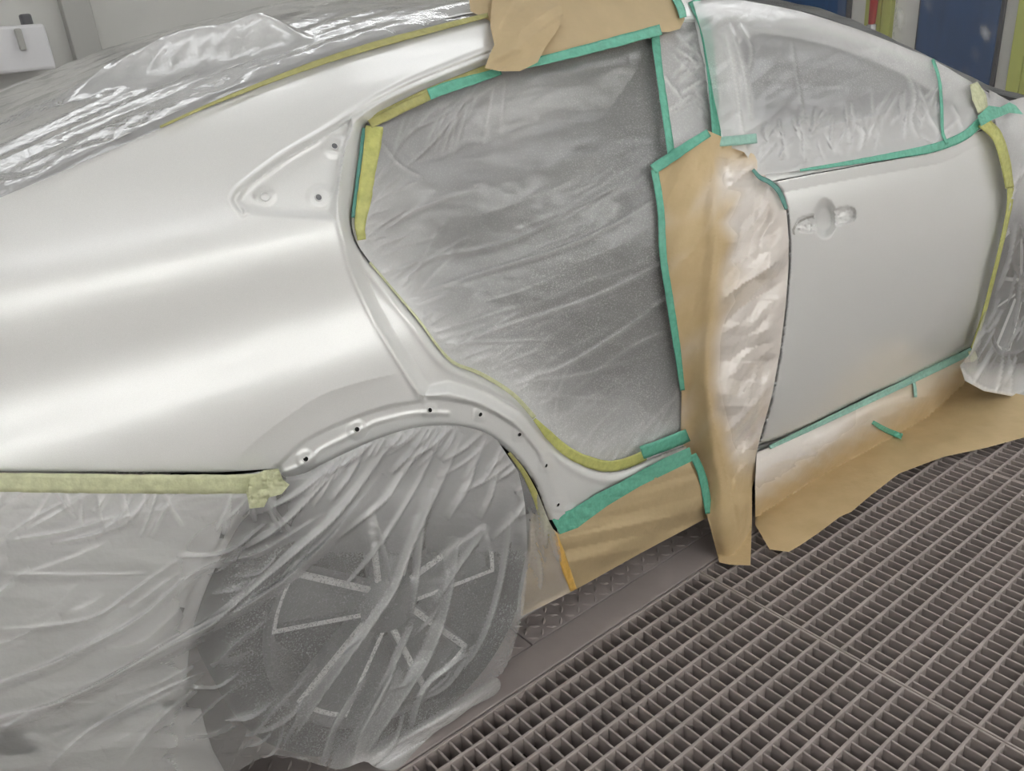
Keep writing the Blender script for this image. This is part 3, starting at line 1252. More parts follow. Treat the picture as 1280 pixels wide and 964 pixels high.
# cabin: floor, far lining, front and rear ends
V, F = boxes([(.02, 2.3, .10, 1.60, .27, .30), (.02, 2.3, 1.55, 1.60, .30, 1.0), (-.10, .02, .20, 1.60, .60, 1.12), (2.25, 2.3, .12, 1.6, .3, .98)])
mesh_obj('cabin_lining', V, F, M['cabin'], car, smooth=False)
# tail end and nose so that the body is closed
ey = np.linspace(322, 1090, 30)
EP = place(np.full(30, -189.0), ey, .0)
ys = np.linspace(0, 1, 24)
G = np.array([[(p[0] - (.13 * min(1, k / 7) + .03 * math.sin(k * .35)) * (1 - (2 * t - 1) ** 2), p[1] * (1 - t) + (1.78 - p[1]) * t, p[2] + max(0, .062 * (1 - k / 5)) * (1 - abs(2 * t - 1) ** 2.4)) for t in ys] for k, p in enumerate(EP)])
grid_obj('tailgate', G, M['paint'], car)
G = np.array([[(3.3 + .12 * (1 - (2 * t - 1) ** 2), .12 + 1.54 * t, z) for t in ys] for z in np.linspace(.2, .84, 8)])
grid_obj('nose_panel', G, M['paint'], car)


def soft_box(name, x0, x1, y0, y1, z0, z1, mat, parent, r=.05, shear=0.0):
    V, F = boxes([(x0, x1, y0, y1, z0, z1)])
    V = [(x + shear * (z - z0), y, z) for x, y, z in V]
    o = mesh_obj(name, V, F, mat, parent, smooth=True)
    b = bevel(o, r, 4)
    return o


seat = empty('rear_seat', (.35, .9, .3), parent=car)
soft_box('cushion', .10, .64, .30, 1.5, .32, .55, M['seat'], seat, .07)
soft_box('backrest', -.04, .16, .30, 1.5, .5, 1.05, M['seat'], seat, .06, -.2)
fs = empty('front_seat', (1.45, .5, .3), parent=car)
soft_box('cushion', 1.25, 1.75, .25, .75, .32, .56, M['seat'], fs, .07)
soft_box('backrest', 1.12, 1.30, .25, .75, .5, 1.08, M['seat'], fs, .07, -.25)
soft_box('headrest', 1.0, 1.10, .36, .64, 1.10, 1.28, M['seat'], fs, .04)
patch('seat_side_cover', smooth_line([(690, 545), (712, 515), (735, 497), (770, 489), (815, 486), (862, 488)], 4) + [(862, 560), (790, 585), (730, 580)], lambda x, y: place(x, y, .16), 6, M['seat_light'], car, thick=.03)

# =====================================================================
# masking film, paper and tape
# =====================================================================


class Folds:
    """pleats in a sheet: pixel lines with a width, a height (m) and how much thicker the doubled sheet gets"""
    def __init__(s):
        s.L = []

    def add(s, line, w=4.0, h=.006, t=.3, taper=True):
        s.L.append((smooth_line(line, 5), w, h, t, taper))
        return s

    def eval(s, px, py):
        key = (px.shape[0], float(px[0]), float(py[0]), float(px[-1]), float(py[-1]))
        if getattr(s, 'key', None) == key:
            return s.val
        D, T = np.zeros(px.shape), np.zeros(px.shape)
        for line, w, h, t, taper in s.L:
            a = np.array(line)
            r = 4 * w
            k = (px > a[:, 0].min() - r) & (px < a[:, 0].max() + r) & (py > a[:, 1].min() - r) & (py < a[:, 1].max() + r)
            if not k.any(): continue
            d, u = pdist(px[k], py[k], line, True)
            e = np.sin(np.clip(u, 0, 1) * math.pi) ** .6 if taper else np.ones(u.shape)
            # a crest with one steep and one long side; the lap of doubled sheet lies on the long side
            g = np.where(d > 0, np.exp(-(d / (1.7 * w)) ** 1.5), np.exp(-(-d / max(2.4, .6 * w)) ** 1.6)) * e
            D[k] += h * g
            lap = sm(d, -1.8, 1.0) * sm(d, 2.1 * w + 1, 1.2 * w) * (.36 + .64 * np.exp(-np.abs(d) / 2.0))
            T[k] = np.maximum(T[k], t * lap * e)
        s.key, s.val = key, (D, T)
        return D, T


# ---- film over the bumper and the rear wheel ------------------------------------------------
fw = Folds()
for ln, w, h, t in (
    ([(0, 911), (100, 866), (191, 819), (319, 751), (398, 688), (478, 592)], 5, .010, .30),
    ([(-60, 925), (0, 899), (100, 867), (239, 787), (331, 739), (382, 699), (438, 652)], 4, .007, .22),
    ([(-60, 880), (0, 855), (80, 823), (171, 775), (239, 719), (299, 691)], 3.5, .006, .18),
    ([(0, 787), (60, 783), (120, 771), (167, 739), (223, 699)], 3, .005, .16),
    ([(0, 717), (60, 719), (127, 719), (187, 717)], 3, .004, .14),
    ([(8, 676), (60, 668), (100, 660), (160, 640)], 3, .004, .2),
    ([(64, 680), (120, 668), (171, 652)], 2.5, .004, .2),
    ([(187, 672), (198, 650), (210, 630)], 2.5, .004, .2),
    ([(60, 960), (110, 915), (190, 870), (260, 838)], 4, .005, .2),
    ([(150, 960), (200, 900), (260, 850)], 3, .004, .12),
    ([(492, 550), (427, 640), (372, 690), (312, 741), (238, 805)], 5, .012, .5),
    ([(538, 543), (500, 600), (478, 630), (418, 677)], 4, .008, .38),
    ([(552, 545), (520, 610), (470, 690), (420, 745)], 3, .006, .25),
    ([(579, 543), (551, 607), (519, 677), (496, 736), (469, 778), (404, 870), (367, 925)], 6, .015, .45),
    ([(574, 672), (565, 741), (542, 815), (496, 888), (450, 953)], 9, .018, .42),
    ([(519, 778), (500, 820), (478, 870), (441, 934)], 5, .010, .42),
    ([(588, 815), (560, 838), (533, 861), (515, 911)], 4, .008, .35),
    ([(611, 658), (579, 704), (538, 764)], 4, .008, .3),
    ([(542, 612), (530, 660), (524, 718), (515, 778)], 5, .010, .35),
    ([(468, 640), (485, 700), (490, 740)], 2.5, .003, .2),
    ([(440, 560), (400, 610), (350, 660), (300, 690)], 4, .008, .35),
    ([(410, 588), (370, 620), (330, 640)], 4, .007, .35),
    ([(640, 640), (630, 720), (605, 800), (570, 850)], 4, .006, .3),
    ([(600, 560), (585, 610), (560, 650)], 5, .009, .35),
    ([(625, 575), (615, 620), (600, 650)], 4, .007, .3),
    ([(440, 958), (450, 920), (470, 880), (500, 830)], 7, .012, .5),
    ([(455, 957), (500, 930), (560, 895), (620, 860)], 8, .010, .5),
    ([(400, 955), (420, 900), (460, 840)], 4, .008, .3),
    ([(350, 940), (380, 880), (430, 820), (470, 790)], 4, .007, .25),
    ([(290, 955), (340, 890), (400, 830)], 3, .005, .18),
    ([(260, 840), (300, 800), (343, 770)], 3, .005, .15),
):
    fw.add(ln, w, h, t)
rr = random.Random(11)
for k in range(46):                                    # pleats under the tape at the top of the bumper
    x = rr.uniform(-150, 335)
    ln_ = rr.uniform(14, 60)
    a = rr.uniform(.9, 2.3)
    fw.add([(x, 616), (x - ln_ * .5 * math.cos(a), 616 + ln_ * .5 * math.sin(a)), (x - ln_ * math.cos(a) * 1.2, 616 + ln_ * math.sin(a))], rr.uniform(1.6, 2.8), rr.uniform(.002, .004), rr.uniform(.12, .42))
for k in range(30):                                    # pleats under the arch
    u = rr.uniform(.1, .8)
    p = ARCH_EDGE[int(u * (len(ARCH_EDGE) - 1))]
    ln_ = rr.uniform(25, 90)
    a = rr.uniform(1.9, 2.5)
    fw.add([p, (p[0] + ln_ * .5 * math.cos(a), p[1] + ln_ * .5 * math.sin(a)), (p[0] + ln_ * math.cos(a + .1), p[1] + ln_ * math.sin(a + .1))], rr.uniform(1.8, 3.5), rr.uniform(.003, .007), rr.uniform(.15, .4))
for k in range(30):                                    # long loose wrinkles over the bumper
    x, y = rr.uniform(-120, 260), rr.uniform(640, 940)
    a = math.radians(rr.uniform(-38, -8) - (y - 640) * .03)
    ln_ = rr.uniform(60, 180)
    b = rr.uniform(-.15, .15)
    fw.add([(x, y), (x + ln_ * .5 * math.cos(a), y + ln_ * .5 * math.sin(a) + ln_ * b), (x + ln_ * math.cos(a), y + ln_ * math.sin(a))], rr.uniform(3.0, 6.5), rr.uniform(.002, .0035), rr.uniform(.05, .16))
for k in range(16):                                    # loose wrinkles over the wheel
    x, y = rr.uniform(260, 600), rr.uniform(640, 900)
    a = math.radians(rr.uniform(105, 150))
    ln_ = rr.uniform(50, 140)
    fw.add([(x, y), (x + ln_ * .5 * math.cos(a), y + ln_ * .5 * math.sin(a) + 6), (x + ln_ * math.cos(a + .2), y + ln_ * math.sin(a + .2))], rr.uniform(1.8, 4.0), rr.uniform(.003, .006), rr.uniform(.06, .2))

FW_OUT = [(-190, 612), (0, 612), (160, 615), (300, 616), (340, 612)] + [(p[0], p[1] - 2.5) for p in ARCH_EDGE[::-1][2:-18]] + smooth_line(
    [(648, 590), (656, 630), (659, 690), (656, 750), (645, 800), (628, 842), (610, 846), (622, 848), (626, 858), (617, 870), (590, 884), (566, 902), (545, 915), (520, 938), (506, 954), (490, 963), (470, 960), (455, 952), (425, 962), (395, 955), (345, 944), (310, 956), (285, 975)], 3) + [(285, 1050), (-190, 1095)]


def wheel_surf(x, z):
    flat = -.010 + .05 * np.clip(.10 - z, 0, 1) * sm(x, -.1, .25)
    return np.where(x > -.25, np.minimum(flat, S(x, z) + .01), S(x, z))


def blend_surf(x, z):
    t = sm(x, -.42, -.16)
    return mixf(S(x, z), -.006 + .35 * np.clip(.07 - z, 0, 1), t)


def fw_d(px, py):
    D, T = fw.eval(px, py)
    wr = .005 * (facet(px / 60.0 + py / 55.0, py / 34.0 - px / 90.0, 2, 5) - .5)
    ed = sm(py, 612, 640)
    return -.018 - D - wr * mixf(.4, 1, ed)


def fw_attr(px, py):
    D, T = fw.eval(px, py)
    top = np.exp(-np.clip(py - 614, 0, None) / 22) * (px < 345) * .18
    onwheel = sm(np.hypot((px - 470) / 200, (py - 760) / 210), 1.15, .85)
    hem = .35 * np.exp(-np.clip(np.hypot((px - 480) / 1.6, py - 958), 0, None) / 22)
    upper = .22 * sm(py, 730, 600) * sm(px, 340, 400)  # film haze, with the glare near the arch top painted in as milkiness
    hd, _ = pdist(px, py, [(445, 956), (470, 950), (500, 938), (560, 899), (605, 868), (622, 857)])
    hem = hem + .38 * np.exp(-(hd / 9) ** 2)
    white = .10 * sm(px, 320, 120)
    return dict(thick=np.clip(.8 * T + top + hem + upper + white, 0, .75), dust=onwheel * sm(py, 640, 760) * sm(px, 250, 300))


f = patch('masking_film', FW_OUT, lambda x, y: place(x, y, fw_d(x, y), .003, blend_surf), 2.2, M['film_wheel'], attr=fw_attr)
setprops(f, 'crinkled clear film draped over the rear bumper and rear wheel down to the floor', 'masking film')

# ---- narrow film between the wheel and the sill ----------------------------------------------
fs_ = Folds()
for k in range(9):
    x, y = rr.uniform(650, 690), rr.uniform(590, 680)
    fs_.add([(x, y), (x + rr.uniform(2, 10), y + 35), (x + rr.uniform(-6, 16), y + rr.uniform(60, 90))], rr.uniform(1.6, 3.4), .004, rr.uniform(.1, .35))
f = patch('masking_film', [(636, 567), (655, 588), (671, 613), (681, 638), (687, 653), (699, 675), (709, 706), (718, 738), (690, 752), (652, 773), (645, 770), (648, 740), (656, 700), (656, 650), (648, 600)],
          lambda x, y: place(x, y, -.022 - fs_.eval(x, y)[0], .004, lambda a, b: 0 * a + .03), 3.0, M['film'],
          attr=lambda x, y: dict(thick=fs_.eval(x, y)[1] * .7 + .05, dust=0 * x + .1))
setprops(f, 'narrow clear film strip hanging between rear wheel and kraft covered sill', 'masking film')

# ---- film stretched over the rear door opening -------------------------------------------------
fo = Folds()
for ln, w, h, t in (
    ([(522, 366), (600, 341), (700, 310), (775, 276), (835, 236)], 2.6, .006, .30),
    ([(555, 437), (640, 405), (740, 372), (842, 322)], 2.4, .005, .24),
    ([(640, 492), (740, 438), (850, 362)], 2.4, .005, .2),
    ([(700, 500), (780, 440), (850, 405)], 2.2, .004, .14),
    ([(470, 345), (540, 322), (640, 300), (780, 226)], 2.2, .004, .2),
    ([(610, 92), (580, 130), (540, 180), (500, 215)], 2.0, .004, .2),
    ([(600, 96), (560, 140), (500, 170)], 1.8, .003, .2),
    ([(478, 178), (500, 205), (530, 222)], 2.2, .004, .22),
    ([(462, 305), (520, 262), (600, 235)], 2.0, .004, .2),
    ([(830, 190), (760, 240), (640, 290)], 2.6, .003, .12),
    ([(626, 480), (720, 470), (820, 440)], 2.0, .003, .12),
):
    fo.add(ln, w, h, t)
OE = [p for p in OPEN_EDGE if p[1] > 250]
for k in range(110):
    u = rr.random() ** .9
    p = OE[int(u * (len(OE) - 1))]
    a = math.radians(rr.gauss(-32 - 30 * u * (u > .6), 17))
    ln_ = rr.choice((18, 30, 45, 70, 110)) * rr.uniform(.7, 1.3)
    st = rr.uniform(2, 14)
    q = (p[0] + st, p[1] - st * .4)
    fo.add([q, (q[0] + ln_ * .5 * math.cos(a), q[1] + ln_ * .5 * math.sin(a)), (q[0] + ln_ * math.cos(a * .92), q[1] + ln_ * math.sin(a * .92))], rr.uniform(.8, 1.8), rr.uniform(.0008, .0025), rr.uniform(.05, .2))
for k in range(26):
    x = rr.uniform(500, 640)
    y = 150 - (x - 490) * .36
    a = math.radians(rr.uniform(95, 150))
    ln_ = rr.uniform(25, 90)
    fo.add([(x, y), (x + ln_ * .5 * math.cos(a), y + ln_ * .5 * math.sin(a)), (x + ln_ * math.cos(a), y + ln_ * math.sin(a))], rr.uniform(1.2, 2.2), .002, rr.uniform(.06, .22))
for k in range(24):
    x, y = rr.uniform(600, 820), rr.uniform(230, 480)
    a = math.radians(rr.uniform(-36, -18))
    ln_ = rr.uniform(60, 160)
    fo.add([(x, y), (x + ln_ * .5 * math.cos(a), y + ln_ * .5 * math.sin(a) + 3), (x + ln_ * math.cos(a), y + ln_ * math.sin(a))], rr.uniform(1.6, 3.2), .002, rr.uniform(.03, .1))
FO_OUT = [(828, 42), (812, 46), (740, 62), (660, 80), (612, 92), (570, 105), (536, 118), (500, 134)] + OPEN_EDGE + [(862, 552), (868, 500), (862, 420), (850, 320), (848, 215)]


def fo_d(px, py):
    D, T = fo.eval(px, py)
    e, _ = pdist(px, py, FO_OUT + [FO_OUT[0]])
    return .030 + .035 * sm(e, 0, 90) - .55 * D - .003 * fbm(px / 34.0, py / 18.0, 2, 3)


def fo_attr(px, py):
    D, T = fo.eval(px, py)
    e, u = pdist(px, py, OE)
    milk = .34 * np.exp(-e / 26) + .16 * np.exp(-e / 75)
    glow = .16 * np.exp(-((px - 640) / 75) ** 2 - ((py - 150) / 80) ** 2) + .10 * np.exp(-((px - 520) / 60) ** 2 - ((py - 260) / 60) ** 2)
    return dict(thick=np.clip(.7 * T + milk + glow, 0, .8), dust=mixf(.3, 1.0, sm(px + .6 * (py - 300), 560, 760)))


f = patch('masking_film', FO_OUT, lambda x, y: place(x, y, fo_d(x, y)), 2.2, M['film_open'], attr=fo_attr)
setprops(f, 'clear film stretched over the open rear doorway, dusted with dry overspray', 'masking film')

# ---- film strip over the centre pillar -------------------------------------------------------
fp = Folds()
for k in range(22):
    x, y = rr.uniform(825, 880), rr.uniform(40, 150)
    a = math.radians(rr.choice((35, -40, 60)) + rr.uniform(-15, 15))
    fp.add([(x, y), (x + 20 * math.cos(a), y + 20 * math.sin(a)), (x + 45 * math.cos(a), y + 45 * math.sin(a))], 1.8, .003, rr.uniform(.08, .3))
f = patch('masking_film', [(820, 40), (850, 32), (868, 8), (880, 30), (890, 90), (900, 176), (890, 180), (845, 205), (835, 150)],
          lambda x, y: place(x, y, .012 - fp.eval(x, y)[0]), 3.0, M['film'], attr=lambda x, y: dict(thick=fp.eval(x, y)[1] + .12, dust=0 * x + .5))
setprops(f, 'clear film strip over the centre pillar between two vertical green tapes', 'masking film')

# ---- film over the front side window -----------------------------------------------------------
fd = Folds()
for k in range(70):
    x = rr.uniform(935, 1190)
    yb = 212 - (x - 945) * .13
    y = yb - rr.uniform(0, 45)
    a = math.radians(rr.gauss(-92, 28))
    ln_ = rr.uniform(14, 48)
    fd.add([(x, y), (x + ln_ * .5 * math.cos(a), y + ln_ * .5 * math.sin(a)), (x + ln_ * math.cos(a) + 4, y + ln_ * math.sin(a))], rr.uniform(1.2, 2.4), rr.uniform(.002, .005), rr.uniform(.06, .26))
for ln, w, h, t in (
    ([(905, 40), (918, 90), (926, 150), (934, 190)], 2.5, .006, .3), ([(912, 30), (930, 90), (940, 150)], 2.5, .006, .25),
    ([(925, 30), (940, 60), (936, 90)], 2, .004, .25), ([(990, 50), (1000, 120), (1010, 170)], 2, .003, .12),
    ([(1135, 90), (1145, 120), (1140, 150), (1150, 175)], 3, .006, .3), ([(1060, 150), (1080, 165), (1075, 190)], 3, .006, .35),
    ([(1010, 165), (1060, 152), (1120, 140)], 3, .005, .15), ([(1150, 110), (1165, 150), (1185, 178)], 2.5, .005, .3),
    ([(1190, 130), (1200, 150), (1205, 165)], 2.5, .004, .3)):
    fd.add(ln, w, h, t)
FD_OUT = smooth_line([(866, 2), (905, -2), (950, 4), (1000, 14), (1050, 29), (1100, 47), (1150, 67), (1166, 74), (1200, 94), (1238, 117)], 4) + [(1246, 135), (1232, 152), (1205, 170), (1180, 183), (1120, 195), (1050, 205), (1000, 213), (950, 219), (930, 190), (905, 182), (892, 120), (880, 50)]


def fd_attr(px, py):
    D, T = fd.eval(px, py)
    belt = 212 - (px - 945) * .13
    low = .30 * sm(belt - py, 75, 15)
    top = .22 * sm(py - (4 + np.clip(px - 950, 0, 400) ** 1.25 * .075), 30, 6)
    return dict(thick=np.clip(T + low + top + .12, 0, .8), dust=sm(np.abs(py - 95), 40, 10) * .8)


f = patch('masking_film', FD_OUT, lambda x, y: place(x, y, -.010 - fd.eval(x, y)[0] - .007 * facet(x / 30.0, y / 26.0, 2, 9)), 2.6, M['film'], attr=fd_attr)
setprops(f, 'wrinkled clear film taped over the front side window above the door', 'masking film')

# ---- film over the roof, windscreen and bonnet -----------------------------------------------------
xs_ = np.linspace(.62, 3.28, 80)
G = roof_grid(xs_, CROWN, -.006, .010, 40)
wv = .008 * (ridged(G[..., 0] * 9, G[..., 1] * 7, 2, 12))
G[..., 2] += wv
f = grid_obj('masking_film', G, M['film_white'], attrs=dict(thick=(.15 + 0 * wv).ravel(), dust=(0 * wv).ravel()))
setprops(f, 'milky film sheet laid over the roof, windscreen and bonnet of the car', 'masking film')

# ---- film over the rear window -----------------------------------------------------------------------
q3 = np.array(Q_TOP)
q3 = q3[(q3[:, 0] < 640)]
E0 = place(q3[:, 0], q3[:, 1] + 1.0, -.005)
rows = []
NT_ = 64
for P0 in E0:
    x = P0[0]
    z0 = float(_zr(x))
    y0 = float(S(np.array(x), np.array(z0)))
    row = []
    for t in np.linspace(0, 1, NT_) ** 1.5:
        e = 1 - abs(2 * t - 1) ** 2.4
        yy = y0 + (1.78 - 2 * y0) * t
        tgt = np.array([x, yy, max(z0, P0[2]) + .010 + CROWN(x) * e])
        b = float(sm(t, 0, .05))
        row.append(P0 * (1 - b) + tgt * b)
    rows.append(row)
G = np.array(rows)
# resample along the length
n2 = 150
u0 = np.linspace(0, 1, len(G))
u1 = np.linspace(0, 1, n2)
G = np.stack([[np.interp(u1, u0, G[:, j, k]) for j in range(NT_)] for k in range(3)], -1).transpose(1, 0, 2)
gx, gy = G[..., 0], G[..., 1]
edge = sm(gy - G[:, :1, 1], .004, .08)
gr = gy - G[:, :1, 1]
wr = .018 * (ridged(gx * .9, gr * 8.0 - gx * .8, 2, 21) - .55) + .010 * (ridged(gx * 1.6, gr * 24.0 - gx * 2.0, 2, 22) - .5)
crink = .010 * (facet(gx * 34.0, gr * 40.0, 2, 23) - .4) * sm(gy - G[:, :1, 1], .12, .01)
# one slack bag fold running down the rear glass
up_ = sm(gx, -.50, .04) ** 1.5 * sm(gx, .17, .06)
yc = .34 + .10 * sm(gx, .1, -.4)
sd_ = gy - yc
bag = (.052 * up_ + .006 * sm(gx, -.5, -.2)) * np.where(sd_ < 0, np.exp(-(sd_ / .022) ** 2), np.exp(-(sd_ / .10) ** 2))
G[..., 2] += wr * edge + crink * sm(gy - G[:, :1, 1], .0, .01) + bag
thick = .10 + .35 * sm(wr, .004, .016) * edge + .25 * sm(bag, .01, .04)
f = grid_obj('masking_film', G, M['film_roof'], attrs=dict(thick=thick.ravel(), dust=(0 * thick).ravel()))
setprops(f, 'silvery pleated film laid over the rear window above the rear quarter panel', 'masking film')

# ---- film over the front fender and wheel ----------------------------------------------------------------
ff = Folds()
for k in range(34):
    x, y = rr.uniform(1225, 1330), rr.uniform(150, 470)
    a = math.radians(rr.uniform(70, 125))
    ln_ = rr.uniform(30, 110)
    ff.add([(x, y), (x + ln_ * .5 * math.cos(a), y + ln_ * .5 * math.sin(a)), (x + ln_ * math.cos(a + .1), y + ln_ * math.sin(a + .1))], rr.uniform(1.6, 3.5), .005, rr.uniform(.08, .32))
ff.add([(1202, 462), (1225, 482), (1260, 492), (1310, 500)], 6, .006, .35, False)
f = patch('masking_film', [(1236, 112), (1262, 126), (1300, 116), (1373, 138), (1412, 160), (1395, 260), (1378, 330), (1362, 420), (1342, 480), (1326, 506), (1300, 503), (1262, 495), (1230, 489), (1206, 476), (1200, 457), (1213, 441), (1229, 396), (1244, 341), (1256, 291), (1264, 246), (1259, 200), (1247, 165)],
          lambda x, y: place(x, y, -.016 - ff.eval(x, y)[0] - .007 * facet(x / 26.0, y / 40.0, 2, 14) - .06 * sm(y, 380, 480), .004, lambda a, b: mixf(S(a, b), .05 + 0 * a, sm(b, .5, .35))), 3.0, M['film'],
          attr=lambda x, y: dict(thick=np.clip(ff.eval(x, y)[1] + .02 + .45 * sm(y, 445, 480) + .25 * sm(y, 320, 230), 0, .8), dust=0 * x + .3))
setprops(f, 'clear film wrapped round the front fender and front wheel, spread on the floor', 'masking film')

# ---- protective film hung on the walls ----------------------------------------------------------------
def wall_film(a, b, z0, z1, front, label):
    n, m = 90, 40
    u, v = np.meshgrid(np.linspace(0, 1, n), np.linspace(0, 1, m), indexing='ij')
    off = .05 + .03 * ridged(u * (b - a) * 5, v * 2.2, 2, 90 + int(front)) + .012 * ridged(u * (b - a) * 14 + v * 3, v * 5, 1, 92)
    t = a + (b - a) * u
    zz = z0 + (z1 - z0) * v
    if front:
        P = [[B(FX - .06 - off[i, j], t[i, j], zz[i, j]) for j in range(m)] for i in range(n)]
    else:
        P = [[B(t[i, j], Y1 - .36 - off[i, j], zz[i, j]) for j in range(m)] for i in range(n)]
    st = sm(ridged(u * (b - a) * 4 + v * 1.5, v * 3 - u * 2, 2, 95), .10, .02) * .5
    o = grid_obj('wall_film', np.array(P), M['film_wall'], attrs=dict(thick=st.ravel(), dust=(0 * st).ravel()))
    setprops(o, label, 'protective film')


wall_film(-1.4, 2.2, .05, 2.2, False, 'thin clear film hung before the far wall and the white box')
wall_film(-.2, 3.3, .05, 2.25, True, 'thin clear film hung before the blue doors on the front wall')

# =====================================================================
# kraft paper
# =====================================================================
BL = np.array([(815, 208), (823, 260), (826, 320), (835, 380), (845, 440), (852, 490), (851, 545), (862, 580), (876, 620), (888, 660), (899, 703)], float)
BR_ = np.array([(884, 165), (893, 215), (897, 260), (900, 310), (893, 360), (889, 400), (886, 440), (884, 480), (890, 520), (900, 560), (912, 610), (920, 660), (925, 707)], float)
BRT = np.array([(937, 180), (946, 200), (960, 226), (975, 240), (983, 262), (986, 300), (986, 330), (982, 385), (975, 440), (966, 490), (955, 530), (945, 560), (940, 600), (940, 650), (938, 707)], float)
B_PAPER = [tuple(p) for p in BL] + [(912, 706), (938, 707), (940, 650), (940, 610), (946, 590), (944, 575), (948, 556)] + [tuple(p) for p in BRT[::-1][4:]] + [(925, 178), (905, 172), (884, 163), (850, 184)]


def bp_d(px, py):
    xl, xm, xr = (np.interp(py, c[:, 1], c[:, 0]) for c in (BL, BR_, BRT))
    a = np.clip((px - xl) / np.maximum(xm - xl, 6), -.2, 1)
    b = np.clip((px - xm) / np.maximum(xr - xm, 6), 0, 1.1)
    left = mixf(.022, -.040, sm(a, 0, 1) * .6 + .4 * np.clip(a, 0, 1))
    right = mixf(-.040, -.012, b)
    d = np.where(px < xm, left, right)
    cr = .070 * (facet(px / 34.0, py / 42.0, 2, 31) - .5) * sm(b, 0, .35) * sm(b, 1.0, .7) + .016 * (facet(px / 21.0, py / 30.0, 1, 35) - .5) * sm(b, 0, .3)
    d = d - cr - .018 * (facet(px / 34.0, py / 80.0, 2, 37) - .5) * sm(b, .3, 0) - .006 * np.sin((px * .8 + py * .05) / 9.0) * sm(a, 1.0, .7)
    flap = sm(py, 560, 700)
    tube = .035 * np.cos(np.clip((px - (xl + xr) / 2) / np.maximum((xr - xl) / 2, 8), -1, 1) * 1.4)
    return mixf(d, -.085 - tube, flap)


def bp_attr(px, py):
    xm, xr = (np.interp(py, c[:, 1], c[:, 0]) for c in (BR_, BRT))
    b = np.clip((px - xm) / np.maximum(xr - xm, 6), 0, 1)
    s = sm(b + .30 * (facet(px / 24.0, py / 34.0, 1, 40) - .5), -.05, .40) * sm(py, 610, 540) * sm(py, 178, 230)  # sheen in front of the fold painted as paler, glossier kraft
    return dict(sheen=s)


f = patch('masking_paper', B_PAPER, lambda x, y: place(x, y, bp_d(x, y), .012), 2.8, M['paper_sheen'], attr=bp_attr)
setprops(f, 'tall crumpled kraft paper hung on the centre pillar, its flap reaching the floor', 'masking paper')

# sill paper under the doorway
SP = [(664, 640), (684, 655), (699, 668), (745, 641), (800, 606), (862, 578), (872, 600), (890, 644), (800, 692), (718, 738), (690, 752), (651, 771), (652, 740), (660, 690)]
f = patch('masking_paper', SP, lambda x, y: place(x, y, -.006 - .020 * (facet(x / 70.0 + y / 45.0, y / 40.0, 2, 50) - .3) + .02 * sm(y - (738 - (x - 718) * .545), -30, 0), .01, lambda a, b: 0 * a + .028), 3.0, M['paper'])
setprops(f, 'smooth kraft paper covering the sill below the rear doorway', 'masking paper')

# long paper from the front door sill down to the grating
tl = np.array([(930, 575), (946, 566), (990, 548), (1040, 524), (1080, 504), (1120, 486), (1170, 461), (1214, 439), (1230, 430)], float)
cl_ = np.array([(930, 655), (946, 646), (1000, 611), (1060, 576), (1110, 549), (1160, 521), (1205, 480), (1216, 462), (1400, 462)], float)


def lp_pos(px, py):
    yt = np.interp(px, tl[:, 0], tl[:, 1])
    yc_ = np.interp(px, cl_[:, 0], cl_[:, 1])
    t = np.clip((py - yt) / np.maximum(yc_ - yt, 4), 0, 1)
    Yt = place(px, yt, .006)[..., 1]
    Yc = onZ(px, yc_, .006 + 0 * px)[..., 1]
    cr = facet(px / 30.0, py / 28.0, 2, 60)
    bulge = .035 * np.sin(t * math.pi) * (1 - .3 * t)
    Y = mixf(Yt, Yc, t) - bulge - .022 * (cr - .3) * np.sin(t * math.pi)
    A = onY(px, py, Y)
    zf = .006 + .014 * (1 - np.exp(-np.clip(py - yc_, 0, None) / 8)) * facet(px / 90.0, py / 45.0, 2, 61) * 1.3
    Bp = onZ(px, py, zf)
    return np.where((py <= yc_)[..., None], A, Bp)


def lp_attr(px, py):
    yt = np.interp(px, tl[:, 0], tl[:, 1])
    yc_ = np.interp(px, cl_[:, 0], cl_[:, 1])
    t = np.clip((py - yt) / np.maximum(yc_ - yt, 4), 0, 1)
    return dict(sheen=sm(t + .25 * (ridged(px / 24.0, py / 18.0, 2, 62) - .4), .95, .30) * mixf(.45, 1, sm(px, 1150, 1000)))  # pale sheen painted in towards the door sill


LP = [(946, 566), (990, 548), (1040, 524), (1080, 504), (1120, 486), (1170, 461), (1214, 439), (1222, 450), (1216, 470), (1250, 488), (1300, 498), (1345, 510), (1345, 528), (1280, 547), (1232, 560), (1180, 571), (1150, 582), (1124, 592), (1112, 601), (1090, 618), (1064, 640), (1050, 646), (1025, 665), (1000, 682), (986, 690), (962, 687), (944, 656), (944, 600)]
f = patch('masking_paper', LP, lp_pos, 2.8, M['paper_sheen'], attr=lp_attr)
setprops(f, 'long kraft paper sheet running from the front door sill onto the floor grating', 'masking paper')

